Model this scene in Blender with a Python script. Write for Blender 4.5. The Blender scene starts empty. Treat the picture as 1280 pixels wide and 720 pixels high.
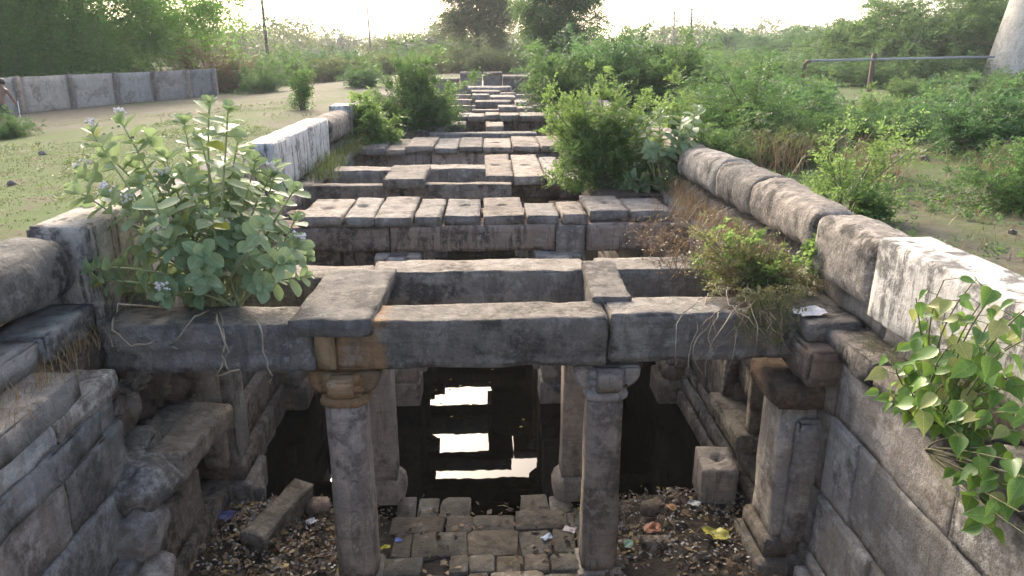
import bpy, math, random
import numpy as np
from mathutils import Vector, Matrix

# ------------------------------------------------------------------ camera, sky, sun, exposure
scene = bpy.context.scene
col = scene.collection
CAMZ = 5.0                                   # water level of the well is Z = 0
FPX, PITCH, YAW = 930.0, math.radians(17.9), math.radians(2.15)
cam_d = bpy.data.cameras.new('camera'); cam = bpy.data.objects.new('camera', cam_d); col.objects.link(cam)
cam_d.sensor_width = 36; cam_d.lens = FPX / 1280 * 36; cam_d.clip_start = 0.05; cam_d.clip_end = 3000
cam.location = (0, 0, CAMZ); cam.rotation_euler = (math.pi / 2 - PITCH, 0, -YAW)
scene.camera = cam

SUN_EL, SUN_AZ = math.radians(30), math.radians(-14)    # azimuth from +Y, positive towards +X
world = bpy.data.worlds.new('World'); scene.world = world; world.use_nodes = True
wn = world.node_tree.nodes; wl = world.node_tree.links; wn.clear()
sky = wn.new('ShaderNodeTexSky'); sky.sky_type = 'NISHITA'; sky.sun_disc = False
sky.sun_elevation = SUN_EL; sky.sun_rotation = SUN_AZ; sky.air_density = 0.6; sky.dust_density = 4.0; sky.ozone_density = 0.2
bg = wn.new('ShaderNodeBackground'); bg.inputs['Strength'].default_value = 0.15
wo = wn.new('ShaderNodeOutputWorld'); wl.new(sky.outputs[0], bg.inputs[0]); wl.new(bg.outputs[0], wo.inputs[0])
sd = bpy.data.lights.new('sun', 'SUN'); sd.energy = 0.8; sd.angle = math.radians(11); sd.color = (1.0, 0.93, 0.82)
sun = bpy.data.objects.new('sun', sd); col.objects.link(sun)
sdir = Vector((math.sin(SUN_AZ) * math.cos(SUN_EL), math.cos(SUN_AZ) * math.cos(SUN_EL), math.sin(SUN_EL)))
sun.rotation_euler = sdir.to_track_quat('Z', 'Y').to_euler(); sun.location = (0, 0, 60)
vs = scene.view_settings; vs.view_transform = 'Standard'; vs.look = 'None'; vs.gamma = 1; vs.use_curve_mapping = False
vs.exposure = 2.08; vs.use_white_balance = True; vs.white_balance_temperature = 6750; vs.white_balance_tint = 8

# ------------------------------------------------------------------ helpers
def ray(x, y):
    r, f, u = (x - 640) / FPX, 1.0, -(y - 360) / FPX
    c, s = math.cos(PITCH), math.sin(PITCH); f2, u2 = f * c + u * s, -f * s + u * c
    cy, sy = math.cos(YAW), math.sin(YAW)
    return Vector((r * cy + f2 * sy, -r * sy + f2 * cy, u2))
def atz(x, y, Z):
    d = ray(x, y); return d * ((Z - CAMZ) / d.z) + Vector((0, 0, CAMZ))
def aty(x, y, Y):
    d = ray(x, y); return d * (Y / d.y) + Vector((0, 0, CAMZ))

def _hash(ix, iy, iz):
    n = (ix * 73856093) ^ (iy * 19349663) ^ (iz * 83492791)
    n = (n ^ (n >> 13)) * 1274126177 & 0x7fffffff
    n = (n ^ (n >> 16)) * 668265263 & 0x7fffffff
    return (n & 0xffff) / 32767.5 - 1.0
def vnoise(P):
    I = np.floor(P).astype(np.int64); Fr = P - I; W = Fr * Fr * (3 - 2 * Fr); out = 0
    for dx in (0, 1):
        for dy in (0, 1):
            for dz in (0, 1):
                w = (W[:, 0] if dx else 1 - W[:, 0]) * (W[:, 1] if dy else 1 - W[:, 1]) * (W[:, 2] if dz else 1 - W[:, 2])
                out = out + w * _hash(I[:, 0] + dx, I[:, 1] + dy, I[:, 2] + dz)
    return out
def fbm(P, octv=3):
    a, o, s = 1.0, 0, 0
    for k in range(octv):
        o = o + a * vnoise(P * 2 ** k + 17.3 * k); s += a; a *= .5
    return o / s

def fast_mesh(name, V, F, mat=None, smooth=True):
    V = np.asarray(V, dtype=np.float32).reshape(-1, 3)
    me = bpy.data.meshes.new(name)
    if isinstance(F, np.ndarray):
        n, k = F.shape
        me.vertices.add(len(V)); me.vertices.foreach_set('co', V.ravel())
        me.loops.add(n * k); me.loops.foreach_set('vertex_index', F.astype(np.int32).ravel())
        me.polygons.add(n); me.polygons.foreach_set('loop_start', np.arange(0, n * k, k, dtype=np.int32))
        me.polygons.foreach_set('loop_total', np.full(n, k, dtype=np.int32))
    else:
        me.from_pydata(V.tolist(), [], F)
    me.update(calc_edges=True); me.validate()
    if smooth: me.polygons.foreach_set('use_smooth', np.ones(len(me.polygons), dtype=bool))
    if mat: me.materials.append(mat)
    return me
def link(name, me, parent=None, loc=(0, 0, 0), rot=(0, 0, 0)):
    o = bpy.data.objects.new(name, me); col.objects.link(o); o.parent = parent
    o.location = loc; o.rotation_euler = rot
    return o
def tag(o, label=None, cat=None, group=None, kind=None):
    for k, v in (('label', label), ('category', cat), ('group', group), ('kind', kind)):
        if v: o[k] = v
    return o
def thing(name, label, cat, loc=(0, 0, 0), rotz=0, group=None):
    return tag(link(name, None, None, loc, (0, 0, rotz)), label, cat, group)

class MB:                                        # mesh builder: joins quads/tris
    def __init__(s): s.V = []; s.F = []; s.n = 0
    def add(s, V, F):
        s.V.append(np.asarray(V, dtype=float)); s.F += [[int(i) + s.n for i in f] for f in F]; s.n += len(V); return s
    def mesh(s, name, mat, smooth=True): return fast_mesh(name, np.vstack(s.V), s.F, mat, smooth)

def rock(sx, sy, sz, cell=.12, rnd=.04, amp=.02, seed=0, freq=2.2, chip=.03, pits=None, maxn=26, groove=None):
    """rounded, worn block centred on the origin; returns V, F(quads)"""
    h = np.array([sx, sy, sz]) / 2; rnd = min(rnd * .6, h.min() * .9); ax = []
    for k in range(3):
        n = int(min(maxn, max(2, round(2 * (h[k] - rnd) / cell))))
        a = np.linspace(-h[k] + rnd, h[k] - rnd, n + 1)
        ax.append(np.concatenate(([-h[k], -h[k] + rnd * .4], a, [h[k] - rnd * .4, h[k]])))
    nx, ny, nz = (len(a) for a in ax)
    G = np.stack(np.meshgrid(*ax, indexing='ij'), -1)
    m = np.zeros((nx, ny, nz), bool); m[[0, -1]] = 1; m[:, [0, -1]] = 1; m[:, :, [0, -1]] = 1
    idx = np.full((nx, ny, nz), -1); idx[m] = np.arange(m.sum()); P = G[m]
    def quads(A, flip):
        q = np.stack((A[:-1, :-1], A[1:, :-1], A[1:, 1:], A[:-1, 1:]), -1).reshape(-1, 4)
        return q[:, ::-1] if flip else q
    F = np.vstack([quads(idx[0], True), quads(idx[-1], False), quads(idx[:, 0], False), quads(idx[:, -1], True), quads(idx[:, :, 0], True), quads(idx[:, :, -1], False)])
    Q = np.clip(P, -h + rnd, h - rnd); D = P - Q; L = np.linalg.norm(D, axis=1, keepdims=True); N = D / np.maximum(L, 1e-6)
    R = Q + N * rnd; off = np.array([seed * 7.31 % 91, seed * 3.77 % 83, seed * 5.13 % 97])
    d = .65 * amp * fbm(R * freq + off, 4) + .1 * min(amp, .06) * vnoise(R * 13 + off)
    edge = (np.abs(N) > .3).sum(1) >= 2
    c1_ = np.clip((fbm(R * 3.3 + off + 40, 2) - .12) * 5, 0, 1) * chip * .9; c2_ = np.clip((vnoise(R * 9.0 + off + 11) - .2) * 3, 0, 1) * chip * .5
    d = d - np.where(edge, 1, .1) * (c1_ + c2_) - np.where(edge, np.abs(vnoise(R * 17 + off)), 0) * .008
    R = R + N * d[:, None]
    if groove:
        zz = P[:, 2] / h[2] + .06 * fbm(R * 2 + off, 2)
        R[:, 1] += np.where((N[:, 1] < -.5) & (zz < groove), .022, 0) - np.where((N[:, 1] < -.5) & (zz < groove - .18), .016, 0)
    if pits:
        for px, py, pr, pd in pits:
            rr = np.hypot(R[:, 0] - px, R[:, 1] - py); top = N[:, 2] > .7
            R[:, 2] -= np.where(top, pd * np.clip((pr - rr) / (pr * .35), 0, 1), 0)
    return R, F
SEED = [1]
def stone(name, c, s, mat, parent=None, rot=(0, 0, 0), **k):
    SEED[0] += 1; k.setdefault('seed', SEED[0]); pl = Vector((0, 0, 0))
    if parent: pl = parent.location
    V, F = rock(*s, **k)
    return link(name, fast_mesh(name, V, F, mat), parent, Vector(c) - pl, rot)

def tube(pts, radii, n=6, closed=True):
    pts = [Vector(p) for p in pts]; V = []; F = []
    up = Vector((.31, .17, .93))
    for i, p in enumerate(pts):
        t = (pts[min(i + 1, len(pts) - 1)] - pts[max(i - 1, 0)]).normalized()
        a = t.cross(up)
        if a.length < .05: a = t.cross(Vector((1, 0, 0)))
        a.normalize(); b = t.cross(a); r = radii[i] if hasattr(radii, '__len__') else radii
        for k in range(n):
            th = 2 * math.pi * k / n; V.append(p + a * (r * math.cos(th)) + b * (r * math.sin(th)))
    for i in range(len(pts) - 1):
        for k in range(n):
            F.append((i * n + k, i * n + (k + 1) % n, (i + 1) * n + (k + 1) % n, (i + 1) * n + k))
    if closed: F.append(tuple(range(n - 1, -1, -1))); F.append(tuple(range((len(pts) - 1) * n, len(pts) * n)))
    return [tuple(v) for v in V], F
def lathe_poly(prof, sides, seed=0, amp=.01, rot=0, chamf=None):
    """rings of a polygonal section; prof = [(z, half width)], chamf = 0..1 chamfer of a square"""
    if chamf is None: base = [(math.cos(rot + 2 * math.pi * k / sides), math.sin(rot + 2 * math.pi * k / sides)) for k in range(sides)]
    else:
        c = 1 - chamf; base = []
        cs = [(1, -c), (1, c), (c, 1), (-c, 1), (-1, c), (-1, -c), (-c, -1), (c, -1)]
        for i in range(8):
            a, b = cs[i], cs[(i + 1) % 8]
            for t in (0.02, .35, .65): base.append((a[0] + (b[0] - a[0]) * t, a[1] + (b[1] - a[1]) * t))
    n = len(base); V = []; F = []
    for z, r in prof:
        for bx, by in base: V.append((bx * r, by * r, z))
    for i in range(len(prof) - 1):
        for k in range(n): F.append((i * n + k, i * n + (k + 1) % n, (i + 1) * n + (k + 1) % n, (i + 1) * n + k))
    F.append(tuple(range(n - 1, -1, -1))); F.append(tuple(range((len(prof) - 1) * n, len(prof) * n)))
    V = np.array(V); N = V.copy(); N[:, 2] = 0; N /= np.maximum(np.linalg.norm(N, axis=1, keepdims=True), 1e-6)
    V = V + N * (amp * fbm(V * 3.0 + seed * 9.7, 4))[:, None]
    return V, F

# ------------------------------------------------------------------ materials
def mat_base(name):
    m = bpy.data.materials.new(name); m.use_nodes = True; nt = m.node_tree; nt.nodes.clear()
    out = nt.nodes.new('ShaderNodeOutputMaterial'); p = nt.nodes.new('ShaderNodeBsdfPrincipled'); nt.links.new(p.outputs[0], out.inputs[0])
    return m, nt, p, out
def N(nt, t, **k):
    n = nt.nodes.new(t)
    for a, b in k.items():
        if a.startswith('i_'): n.inputs[a[2:].replace('_', ' ')].default_value = b
        else: setattr(n, a, b)
    return n
def mixc(nt, f, a, b, mode='MIX'):
    n = nt.nodes.new('ShaderNodeMix'); n.data_type = 'RGBA'; n.blend_type = mode
    for sock, v in ((n.inputs[0], f), (n.inputs[6], a), (n.inputs[7], b)):
        if hasattr(v, 'is_linked'): nt.links.new(v, sock)
        else: sock.default_value = v if not isinstance(v, tuple) else (*v, 1)
    return n.outputs[2]
def ramp(nt, src, a, b):
    r = nt.nodes.new('ShaderNodeMapRange'); r.inputs[1].default_value = a; r.inputs[2].default_value = b; r.clamp = True
    nt.links.new(src, r.inputs[0]); return r.outputs[0]
def noise_tex(nt, vec, scale, detail=6, rough=.6):
    n = N(nt, 'ShaderNodeTexNoise'); n.inputs['Scale'].default_value = scale; n.inputs['Detail'].default_value = detail; n.inputs['Roughness'].default_value = rough
    nt.links.new(vec, n.inputs['Vector']); return n.outputs['Fac']
def math_n(nt, op, a, b=None):
    n = nt.nodes.new('ShaderNodeMath'); n.operation = op
    for i, v in enumerate((a, b)):
        if v is None: continue
        if hasattr(v, 'is_linked'): nt.links.new(v, n.inputs[i])
        else: n.inputs[i].default_value = v
    return n.outputs[0]
def stone_mat(name, c1, c2, dark=(.035, .033, .03), darkamt=.5, pale=(.4, .38, .35), paleamt=.35, bump=.5, rough=.88, streak=.5, scale=1.0, moss=None, orange=None, sat=.8, lichen=.55):
    m, nt, p, out = mat_base(name)
    tc = N(nt, 'ShaderNodeTexCoord'); oi = N(nt, 'ShaderNodeObjectInfo')
    off = N(nt, 'ShaderNodeVectorMath', operation='ADD'); mul = math_n(nt, 'MULTIPLY', oi.outputs['Random'], 53.0)
    nt.links.new(tc.outputs['Object'], off.inputs[0]); nt.links.new(mul, off.inputs[1]); v = off.outputs[0]
    st = N(nt, 'ShaderNodeVectorMath', operation='MULTIPLY'); st.inputs[1].default_value = (5, 5, .7); nt.links.new(v, st.inputs[0])
    n1 = noise_tex(nt, v, 1.5 * scale, 10, .62); n2 = noise_tex(nt, v, 4.3 * scale, 10, .72); n3 = noise_tex(nt, st.outputs[0], 1.2, 8, .65); n4 = noise_tex(nt, v, 42, 5, .75); n5 = noise_tex(nt, v, 11, 8, .7)
    lay = N(nt, 'ShaderNodeVectorMath', operation='MULTIPLY'); lay.inputs[1].default_value = (.8, .8, 16); nt.links.new(v, lay.inputs[0]); n6 = noise_tex(nt, lay.outputs[0], 1.0, 6, .6)
    c = mixc(nt, ramp(nt, n1, .4, .6), c1, c2)
    if orange:                                     # fresh, unweathered stone at one end of the block
        sx = N(nt, 'ShaderNodeSeparateXYZ'); nt.links.new(tc.outputs['Object'], sx.inputs[0])
        e = math_n(nt, 'ADD', sx.outputs[0], math_n(nt, 'MULTIPLY', n2, .4))
        c = mixc(nt, ramp(nt, e, orange[1] + .1, orange[1]), c, orange[0])
    c = mixc(nt, math_n(nt, 'MULTIPLY', ramp(nt, n2, .505, .57), paleamt), c, pale)
    c = mixc(nt, math_n(nt, 'MULTIPLY', ramp(nt, n6, .52, .7), .4), c, tuple(x * .55 for x in c2))
    if moss: c = mixc(nt, math_n(nt, 'MULTIPLY', ramp(nt, n5, .5, .62), .6), c, moss)
    dk = math_n(nt, 'MAXIMUM', math_n(nt, 'MULTIPLY', ramp(nt, n3, .51, .58), streak), ramp(nt, n1, .48, .41))
    dk = math_n(nt, 'MULTIPLY', dk, ramp(nt, n5, .36, .52))
    c = mixc(nt, math_n(nt, 'MULTIPLY', dk, darkamt), c, dark)
    c = mixc(nt, math_n(nt, 'MULTIPLY', ramp(nt, n4, .56, .7), .35), c, pale)
    c = mixc(nt, math_n(nt, 'MULTIPLY', ramp(nt, n4, .43, .32), .45), c, dark)
    c = mixc(nt, 1.0, c, (1.0, .97, .925), 'MULTIPLY')
    vo = N(nt, 'ShaderNodeTexVoronoi'); vo.inputs['Scale'].default_value = 6.5; wv = N(nt, 'ShaderNodeVectorMath', operation='ADD'); nt.links.new(v, wv.inputs[0]); nt.links.new(math_n(nt, 'MULTIPLY', n5, .25), wv.inputs[1]); nt.links.new(wv.outputs[0], vo.inputs['Vector'])
    lm_ = math_n(nt, 'MULTIPLY', math_n(nt, 'MULTIPLY', ramp(nt, vo.outputs['Distance'], .34, .2), ramp(nt, n1, .5, .56)), ramp(nt, n4, .38, .5))
    c = mixc(nt, math_n(nt, 'MULTIPLY', lm_, lichen), c, (.47, .46, .4))
    r2 = math_n(nt, 'FRACT', math_n(nt, 'MULTIPLY', oi.outputs['Random'], 7.13)); c = mixc(nt, r2, mixc(nt, 1.0, c, (.98, 1.0, .99), 'MULTIPLY'), mixc(nt, 1.0, c, (1.1, .98, .85), 'MULTIPLY'))
    hs = N(nt, 'ShaderNodeHueSaturation'); nt.links.new(c, hs.inputs['Color'])
    hs.inputs['Saturation'].default_value = sat
    rv = N(nt, 'ShaderNodeMapRange'); nt.links.new(oi.outputs['Random'], rv.inputs[0]); rv.inputs[3].default_value = .68; rv.inputs[4].default_value = 1.22
    nt.links.new(rv.outputs[0], hs.inputs['Value']); nt.links.new(hs.outputs[0], p.inputs['Base Color'])
    p.inputs['Roughness'].default_value = rough; p.inputs['Specular IOR Level'].default_value = .25
    hgt = math_n(nt, 'ADD', math_n(nt, 'ADD', math_n(nt, 'MULTIPLY', n5, .9), math_n(nt, 'MULTIPLY', n4, .35)), math_n(nt, 'MULTIPLY', n6, .3))
    b = N(nt, 'ShaderNodeBump'); b.inputs['Strength'].default_value = min(1, bump * 1.1); b.inputs['Distance'].default_value = .07
    nt.links.new(hgt, b.inputs['Height']); nt.links.new(b.outputs[0], p.inputs['Normal'])
    return m
def leaf_mat(name, a, b, trans=.45, tcol=None, rough=.5, spec=.3, rib=False):
    m, nt, p, out = mat_base(name)
    g = N(nt, 'ShaderNodeNewGeometry'); oi = N(nt, 'ShaderNodeObjectInfo')
    r = math_n(nt, 'FRACT', math_n(nt, 'ADD', g.outputs['Random Per Island'], oi.outputs['Random']))
    c = mixc(nt, r, a, b)
    if rib:                                        # pale mid-rib, side veins and uneven dusty blotches
        tc_ = N(nt, 'ShaderNodeTexCoord'); sp = N(nt, 'ShaderNodeSeparateXYZ'); nt.links.new(tc_.outputs['Object'], sp.inputs[0]); ax = math_n(nt, 'ABSOLUTE', sp.outputs[0])
        vein = math_n(nt, 'PINGPONG', math_n(nt, 'SUBTRACT', sp.outputs[1], math_n(nt, 'MULTIPLY', ax, .8)), .07)
        m1 = math_n(nt, 'MAXIMUM', ramp(nt, ax, .022, .008), math_n(nt, 'MULTIPLY', ramp(nt, vein, .014, .004), .5))
        of = N(nt, 'ShaderNodeVectorMath', operation='ADD'); nt.links.new(tc_.outputs['Object'], of.inputs[0]); nt.links.new(math_n(nt, 'MULTIPLY', oi.outputs['Random'], 31.0), of.inputs[1])
        bl = noise_tex(nt, of.outputs[0], 3.2, 5, .65); c = mixc(nt, math_n(nt, 'MULTIPLY', ramp(nt, bl, .5, .7), .45), c, tuple(min(1, x * 1.25 + .05) for x in b)); c = mixc(nt, math_n(nt, 'MULTIPLY', ramp(nt, bl, .36, .28), .6), c, (.16, .11, .05))
        c = mixc(nt, math_n(nt, 'MULTIPLY', m1, .55), c, tuple(min(1, x * 1.4 + .08) for x in b))
    nt.links.new(c, p.inputs['Base Color']); p.inputs['Roughness'].default_value = rough; p.inputs['Specular IOR Level'].default_value = spec
    t = N(nt, 'ShaderNodeBsdfTranslucent')
    tc = mixc(nt, .5, c, tcol if tcol else tuple(min(1, x * 1.5) for x in b)); nt.links.new(tc, t.inputs[0])
    mx = N(nt, 'ShaderNodeMixShader'); mx.inputs[0].default_value = trans
    nt.links.new(p.outputs[0], mx.inputs[1]); nt.links.new(t.outputs[0], mx.inputs[2]); nt.links.new(mx.outputs[0], out.inputs[0])
    return m
def plain_mat(name, c, rough=.7, var=.25, scale=6, bump=.2, metal=0, spec=.4):
    m, nt, p, out = mat_base(name); tc = N(nt, 'ShaderNodeTexCoord')
    n = noise_tex(nt, tc.outputs['Object'], scale, 6); d = tuple(x * (1 - var) for x in c); e = tuple(min(1, x * (1 + var)) for x in c)
    nt.links.new(mixc(nt, ramp(nt, n, .3, .7), d, e), p.inputs['Base Color'])
    p.inputs['Roughness'].default_value = rough; p.inputs['Metallic'].default_value = metal; p.inputs['Specular IOR Level'].default_value = spec
    if bump:
        b = N(nt, 'ShaderNodeBump'); b.inputs['Strength'].default_value = bump; b.inputs['Distance'].default_value = .02
        nt.links.new(n, b.inputs['Height']); nt.links.new(b.outputs[0], p.inputs['Normal'])
    return m

M = {}
M['lintel'] = stone_mat('weathered_lintel_stone', (.35, .31, .265), (.25, .225, .2), darkamt=.75, paleamt=.55, pale=(.48, .44, .39), bump=1.0)
M['lintel_orange'] = stone_mat('lintel_stone_fresh_end', (.36, .32, .28), (.25, .23, .21), darkamt=.7, paleamt=.5, pale=(.52, .48, .44), bump=.9, orange=((.5, .3, .15), -.6), sat=.95)
M['sand'] = stone_mat('orange_sandstone', (.45, .32, .2), (.34, .24, .155), darkamt=.45, paleamt=.4, pale=(.52, .38, .26), bump=.7, sat=1.1)
M['rustsand'] = stone_mat('rust_brown_stone', (.27, .18, .11), (.2, .14, .095), darkamt=.6, paleamt=.35, pale=(.36, .29, .22), bump=.7)
M['beam'] = stone_mat('pinkish_beam_stone', (.38, .29, .235), (.3, .24, .205), darkamt=.75, paleamt=.4, pale=(.5, .42, .37), bump=.6, streak=1.0)
M['slab'] = stone_mat('capping_slab_stone', (.33, .29, .25), (.24, .215, .195), darkamt=.7, paleamt=.45, pale=(.44, .395, .355), bump=.9)
M['column'] = stone_mat('column_stone', (.4, .365, .325), (.32, .295, .27), darkamt=.65, pale=(.5, .44, .4), paleamt=.6, bump=.6, streak=.7)
M['wall'] = stone_mat('wall_stone', (.31, .275, .23), (.23, .215, .195), darkamt=.7, pale=(.46, .42, .37), paleamt=.5, bump=.9, moss=(.2, .165, .08))
M['wallplaster'] = stone_mat('old_lime_faced_stone', (.38, .365, .34), (.3, .29, .275), darkamt=.6, pale=(.56, .54, .51), paleamt=.7, bump=.6, moss=(.3, .25, .17), scale=.7)
M['ledge'] = stone_mat('ledge_stone', (.29, .275, .26), (.35, .33, .305), darkamt=.75, pale=(.5, .48, .46), paleamt=.5, bump=.9)
M['coping'] = stone_mat('round_coping_stone', (.3, .275, .245), (.22, .205, .19), darkamt=.85, pale=(.46, .42, .38), paleamt=.6, bump=1.1, scale=1.6)
M['white'] = stone_mat('whitewashed_plaster', (.62, .61, .58), (.52, .51, .49), dark=(.07, .068, .065), darkamt=.85, pale=(.74, .73, .71), paleamt=.5, bump=.4, streak=1.0)
M['oldplaster'] = stone_mat('grey_old_plaster', (.42, .405, .38), (.33, .32, .305), dark=(.05, .048, .045), darkamt=.85, pale=(.56, .54, .51), paleamt=.5, bump=.5, streak=1.0)
M['soil'] = stone_mat('brown_eroded_soil', (.2, .14, .095), (.14, .1, .075), darkamt=.6, pale=(.32, .25, .18), paleamt=.35, bump=1.1)
M['paving'] = stone_mat('damp_paving_stone', (.13, .12, .1), (.18, .165, .14), darkamt=.6, pale=(.26, .24, .21), paleamt=.4, bump=.6, rough=.3, moss=(.13, .11, .04))
M['concrete'] = stone_mat('grey_concrete', (.36, .345, .32), (.29, .28, .26), dark=(.09, .085, .08), darkamt=.65, pale=(.42, .4, .38), paleamt=.4, bump=.3, streak=.35, scale=.7)
M['conc_post'] = stone_mat('brown_concrete_post', (.26, .21, .17), (.2, .17, .14), darkamt=.5, bump=.3)
M['rubble'] = M['wall']

# ------------------------------------------------------------------ the ground
L_IN, R_IN = -3.0, 2.92          # inner faces of the two side walls
Y_END = 47.0
def smooth(a, b, x): t = np.clip((x - a) / (b - a), 0, 1); return t * t * (3 - 2 * t)
def ground_z(X, Y):
    X = np.asarray(X, float); Y = np.asarray(Y, float)
    z = 3.12 - .72 * smooth(4.5, 17, -X) - .35 * smooth(5, 22, X) - .5 * smooth(48, 90, Y)
    P = np.stack([X * .35, Y * .35, 0 * X], -1).reshape(-1, 3)
    return z + (.07 * fbm(P, 4)).reshape(X.shape) * smooth(3.6, 5.5, np.abs(X)) - .03
def gz(x, y): return float(ground_z(np.array([x]), np.array([y]))[0])
def build_ground():
    xs = np.concatenate((-np.geomspace(700, 40, 12), np.linspace(-38, -4.2, 70), [-3.62, 3.32], np.linspace(4.0, 38, 70), np.geomspace(40, 700, 12)))
    ys = np.concatenate((-np.geomspace(300, 6, 6), [-3, 1.0], np.linspace(1.8, Y_END, 100), np.linspace(Y_END + 1, 100, 30), np.geomspace(110, 900, 14)))
    X, Y = np.meshgrid(xs, ys, indexing='ij'); Z = ground_z(X, Y)
    idx = np.arange(X.size).reshape(X.shape)
    q = np.stack((idx[:-1, :-1], idx[1:, :-1], idx[1:, 1:], idx[:-1, 1:]), -1).reshape(-1, 4)
    cx = ((X[:-1, :-1] + X[1:, 1:]) / 2).ravel(); cy = ((Y[:-1, :-1] + Y[1:, 1:]) / 2).ravel()
    q = q[~((np.abs(cx + .15) < 3.4) & (cy > 1.0) & (cy < Y_END))]
    m, nt, p, out = mat_base('ground_soil_and_grass')
    g = N(nt, 'ShaderNodeNewGeometry'); v = g.outputs['Position']
    n1 = noise_tex(nt, v, .22, 8, .65); n2 = noise_tex(nt, v, 1.4, 8, .7); n3 = noise_tex(nt, v, 14, 6, .7)
    c = mixc(nt, ramp(nt, n2, .35, .65), (.115, .1, .07), (.165, .147, .108))
    sx = N(nt, 'ShaderNodeSeparateXYZ'); nt.links.new(v, sx.inputs[0])
    lf = math_n(nt, 'MULTIPLY', ramp(nt, sx.outputs[0], -4.2, -5.6), ramp(nt, sx.outputs[1], 27, 17))      # the short turf lies on one side of the well
    rt = ramp(nt, sx.outputs[0], 5, 10)
    fac = math_n(nt, 'ADD', n1, math_n(nt, 'MULTIPLY', n2, .5))
    fac = math_n(nt, 'ADD', fac, math_n(nt, 'MULTIPLY', math_n(nt, 'MAXIMUM', lf, math_n(nt, 'MULTIPLY', rt, .9)), .28))
    c = mixc(nt, math_n(nt, 'MULTIPLY', ramp(nt, fac, .72, .88), .9), c, (.075, .115, .028))
    c = mixc(nt, math_n(nt, 'MULTIPLY', ramp(nt, n2, .54, .62), .8), c, (.11, .085, .06))
    c = mixc(nt, math_n(nt, 'MULTIPLY', ramp(nt, n3, .52, .66), .7), c, (.085, .07, .045))
    nt.links.new(c, p.inputs['Base Color']); p.inputs['Roughness'].default_value = .95; p.inputs['Specular IOR Level'].default_value = .15
    b = N(nt, 'ShaderNodeBump'); b.inputs['Strength'].default_value = .8; b.inputs['Distance'].default_value = .06
    nt.links.new(math_n(nt, 'ADD', n2, math_n(nt, 'MULTIPLY', n3, .5)), b.inputs['Height']); nt.links.new(b.outputs[0], p.inputs['Normal'])
    tag(link('ground', fast_mesh('ground', np.stack((X, Y, Z), -1).reshape(-1, 3), q, m)), kind='structure')
build_ground()

# ------------------------------------------------------------------ the bottom of the well: floor, paving, water
def floor_z(X, Y):
    P = np.stack([X * 1.3, Y * 1.3, 0 * X + 5], -1).reshape(-1, 3)
    side = smooth(.9, 2.4, np.abs(X + .1))
    return (.13 + .16 * side) * (1 - smooth(6.9, 7.75, Y)) - .16 * smooth(6.9, 8.6, Y) + (.05 * fbm(P, 3)).reshape(X.shape)
def build_floor():
    xs = np.linspace(L_IN - .3, R_IN + .3, 70); ys = np.concatenate((np.linspace(1.2, 5, 12), np.linspace(5.1, 9, 60), np.linspace(9.5, Y_END, 20)))
    X, Y = np.meshgrid(xs, ys, indexing='ij'); Z = floor_z(X, Y); idx = np.arange(X.size).reshape(X.shape)
    q = np.stack((idx[:-1, :-1], idx[1:, :-1], idx[1:, 1:], idx[:-1, 1:]), -1).reshape(-1, 4)
    mud = stone_mat('dark_damp_mud', (.05, .04, .03), (.075, .062, .045), darkamt=.4, pale=(.12, .1, .08), paleamt=.3, bump=1.0, rough=.6)
    fl = tag(link('well_floor', fast_mesh('well_floor', np.stack((X, Y, Z), -1).reshape(-1, 3), q, mud)), kind='structure')
    rng = random.Random(5)                           # irregular cobbles between the columns
    y = 5.3; row = 0
    while y < 7.62:
        dy = rng.uniform(.26, .42); x = -1.02 + rng.uniform(-.1, .05)
        while x < .95:
            dx = rng.choice((rng.uniform(.16, .3), rng.uniform(.3, .62))); cx, cy = x + dx / 2, y + dy / 2
            if not (rng.random() < .05):
                w = dx - .012; d = dy - .012
                pts = [(-.5, -.43), (-.43, -.5), (.42, -.5), (.5, -.42), (.5, .43), (.43, .5), (-.43, .5), (-.5, .42)]
                pts = [((px + rng.uniform(-.05, .05)) * w, (py + rng.uniform(-.05, .05)) * d) for px, py in pts]
                tz = .035 + rng.uniform(-.016, .016); n = 8
                V = [(px, py, -.1) for px, py in pts] + [(px, py, tz - .012) for px, py in pts] + [(px * .94, py * .94, tz) for px, py in pts] + [(0, 0, tz + .004)]
                F = []
                for k in range(n):
                    k2 = (k + 1) % n
                    F += [(k, k2, n + k2, n + k), (n + k, n + k2, 2 * n + k2, 2 * n + k), (2 * n + k, 2 * n + k2, 3 * n)]
                z0 = float(floor_z(np.array([cx]), np.array([cy]))[0])
                o = link('paving_stone', fast_mesh('paving_stone', V, F, M['paving']), fl, (cx, cy, z0), (rng.uniform(-.02, .02), rng.uniform(-.02, .02), rng.uniform(-.03, .03)))
            x += dx
        y += dy; row += 1
    m, nt, p, out = mat_base('still_dark_water'); p.inputs['Base Color'].default_value = (.004, .004, .0022, 1); p.inputs['Roughness'].default_value = .015; p.inputs['IOR'].default_value = 1.33
    g = N(nt, 'ShaderNodeNewGeometry'); nn = noise_tex(nt, g.outputs['Position'], 3, 2); b = N(nt, 'ShaderNodeBump'); b.inputs['Strength'].default_value = .012; b.inputs['Distance'].default_value = .05
    nt.links.new(nn, b.inputs['Height']); nt.links.new(b.outputs[0], p.inputs['Normal'])
    x0, x1 = L_IN - .2, R_IN + .2
    tag(link('water', fast_mesh('water', [(x0, 6.0, 0.1), (x1, 6.0, 0.1), (x1, Y_END, 0.1), (x0, Y_END, 0.1)], [(0, 1, 2, 3)], m)), kind='structure')
build_floor()

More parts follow.
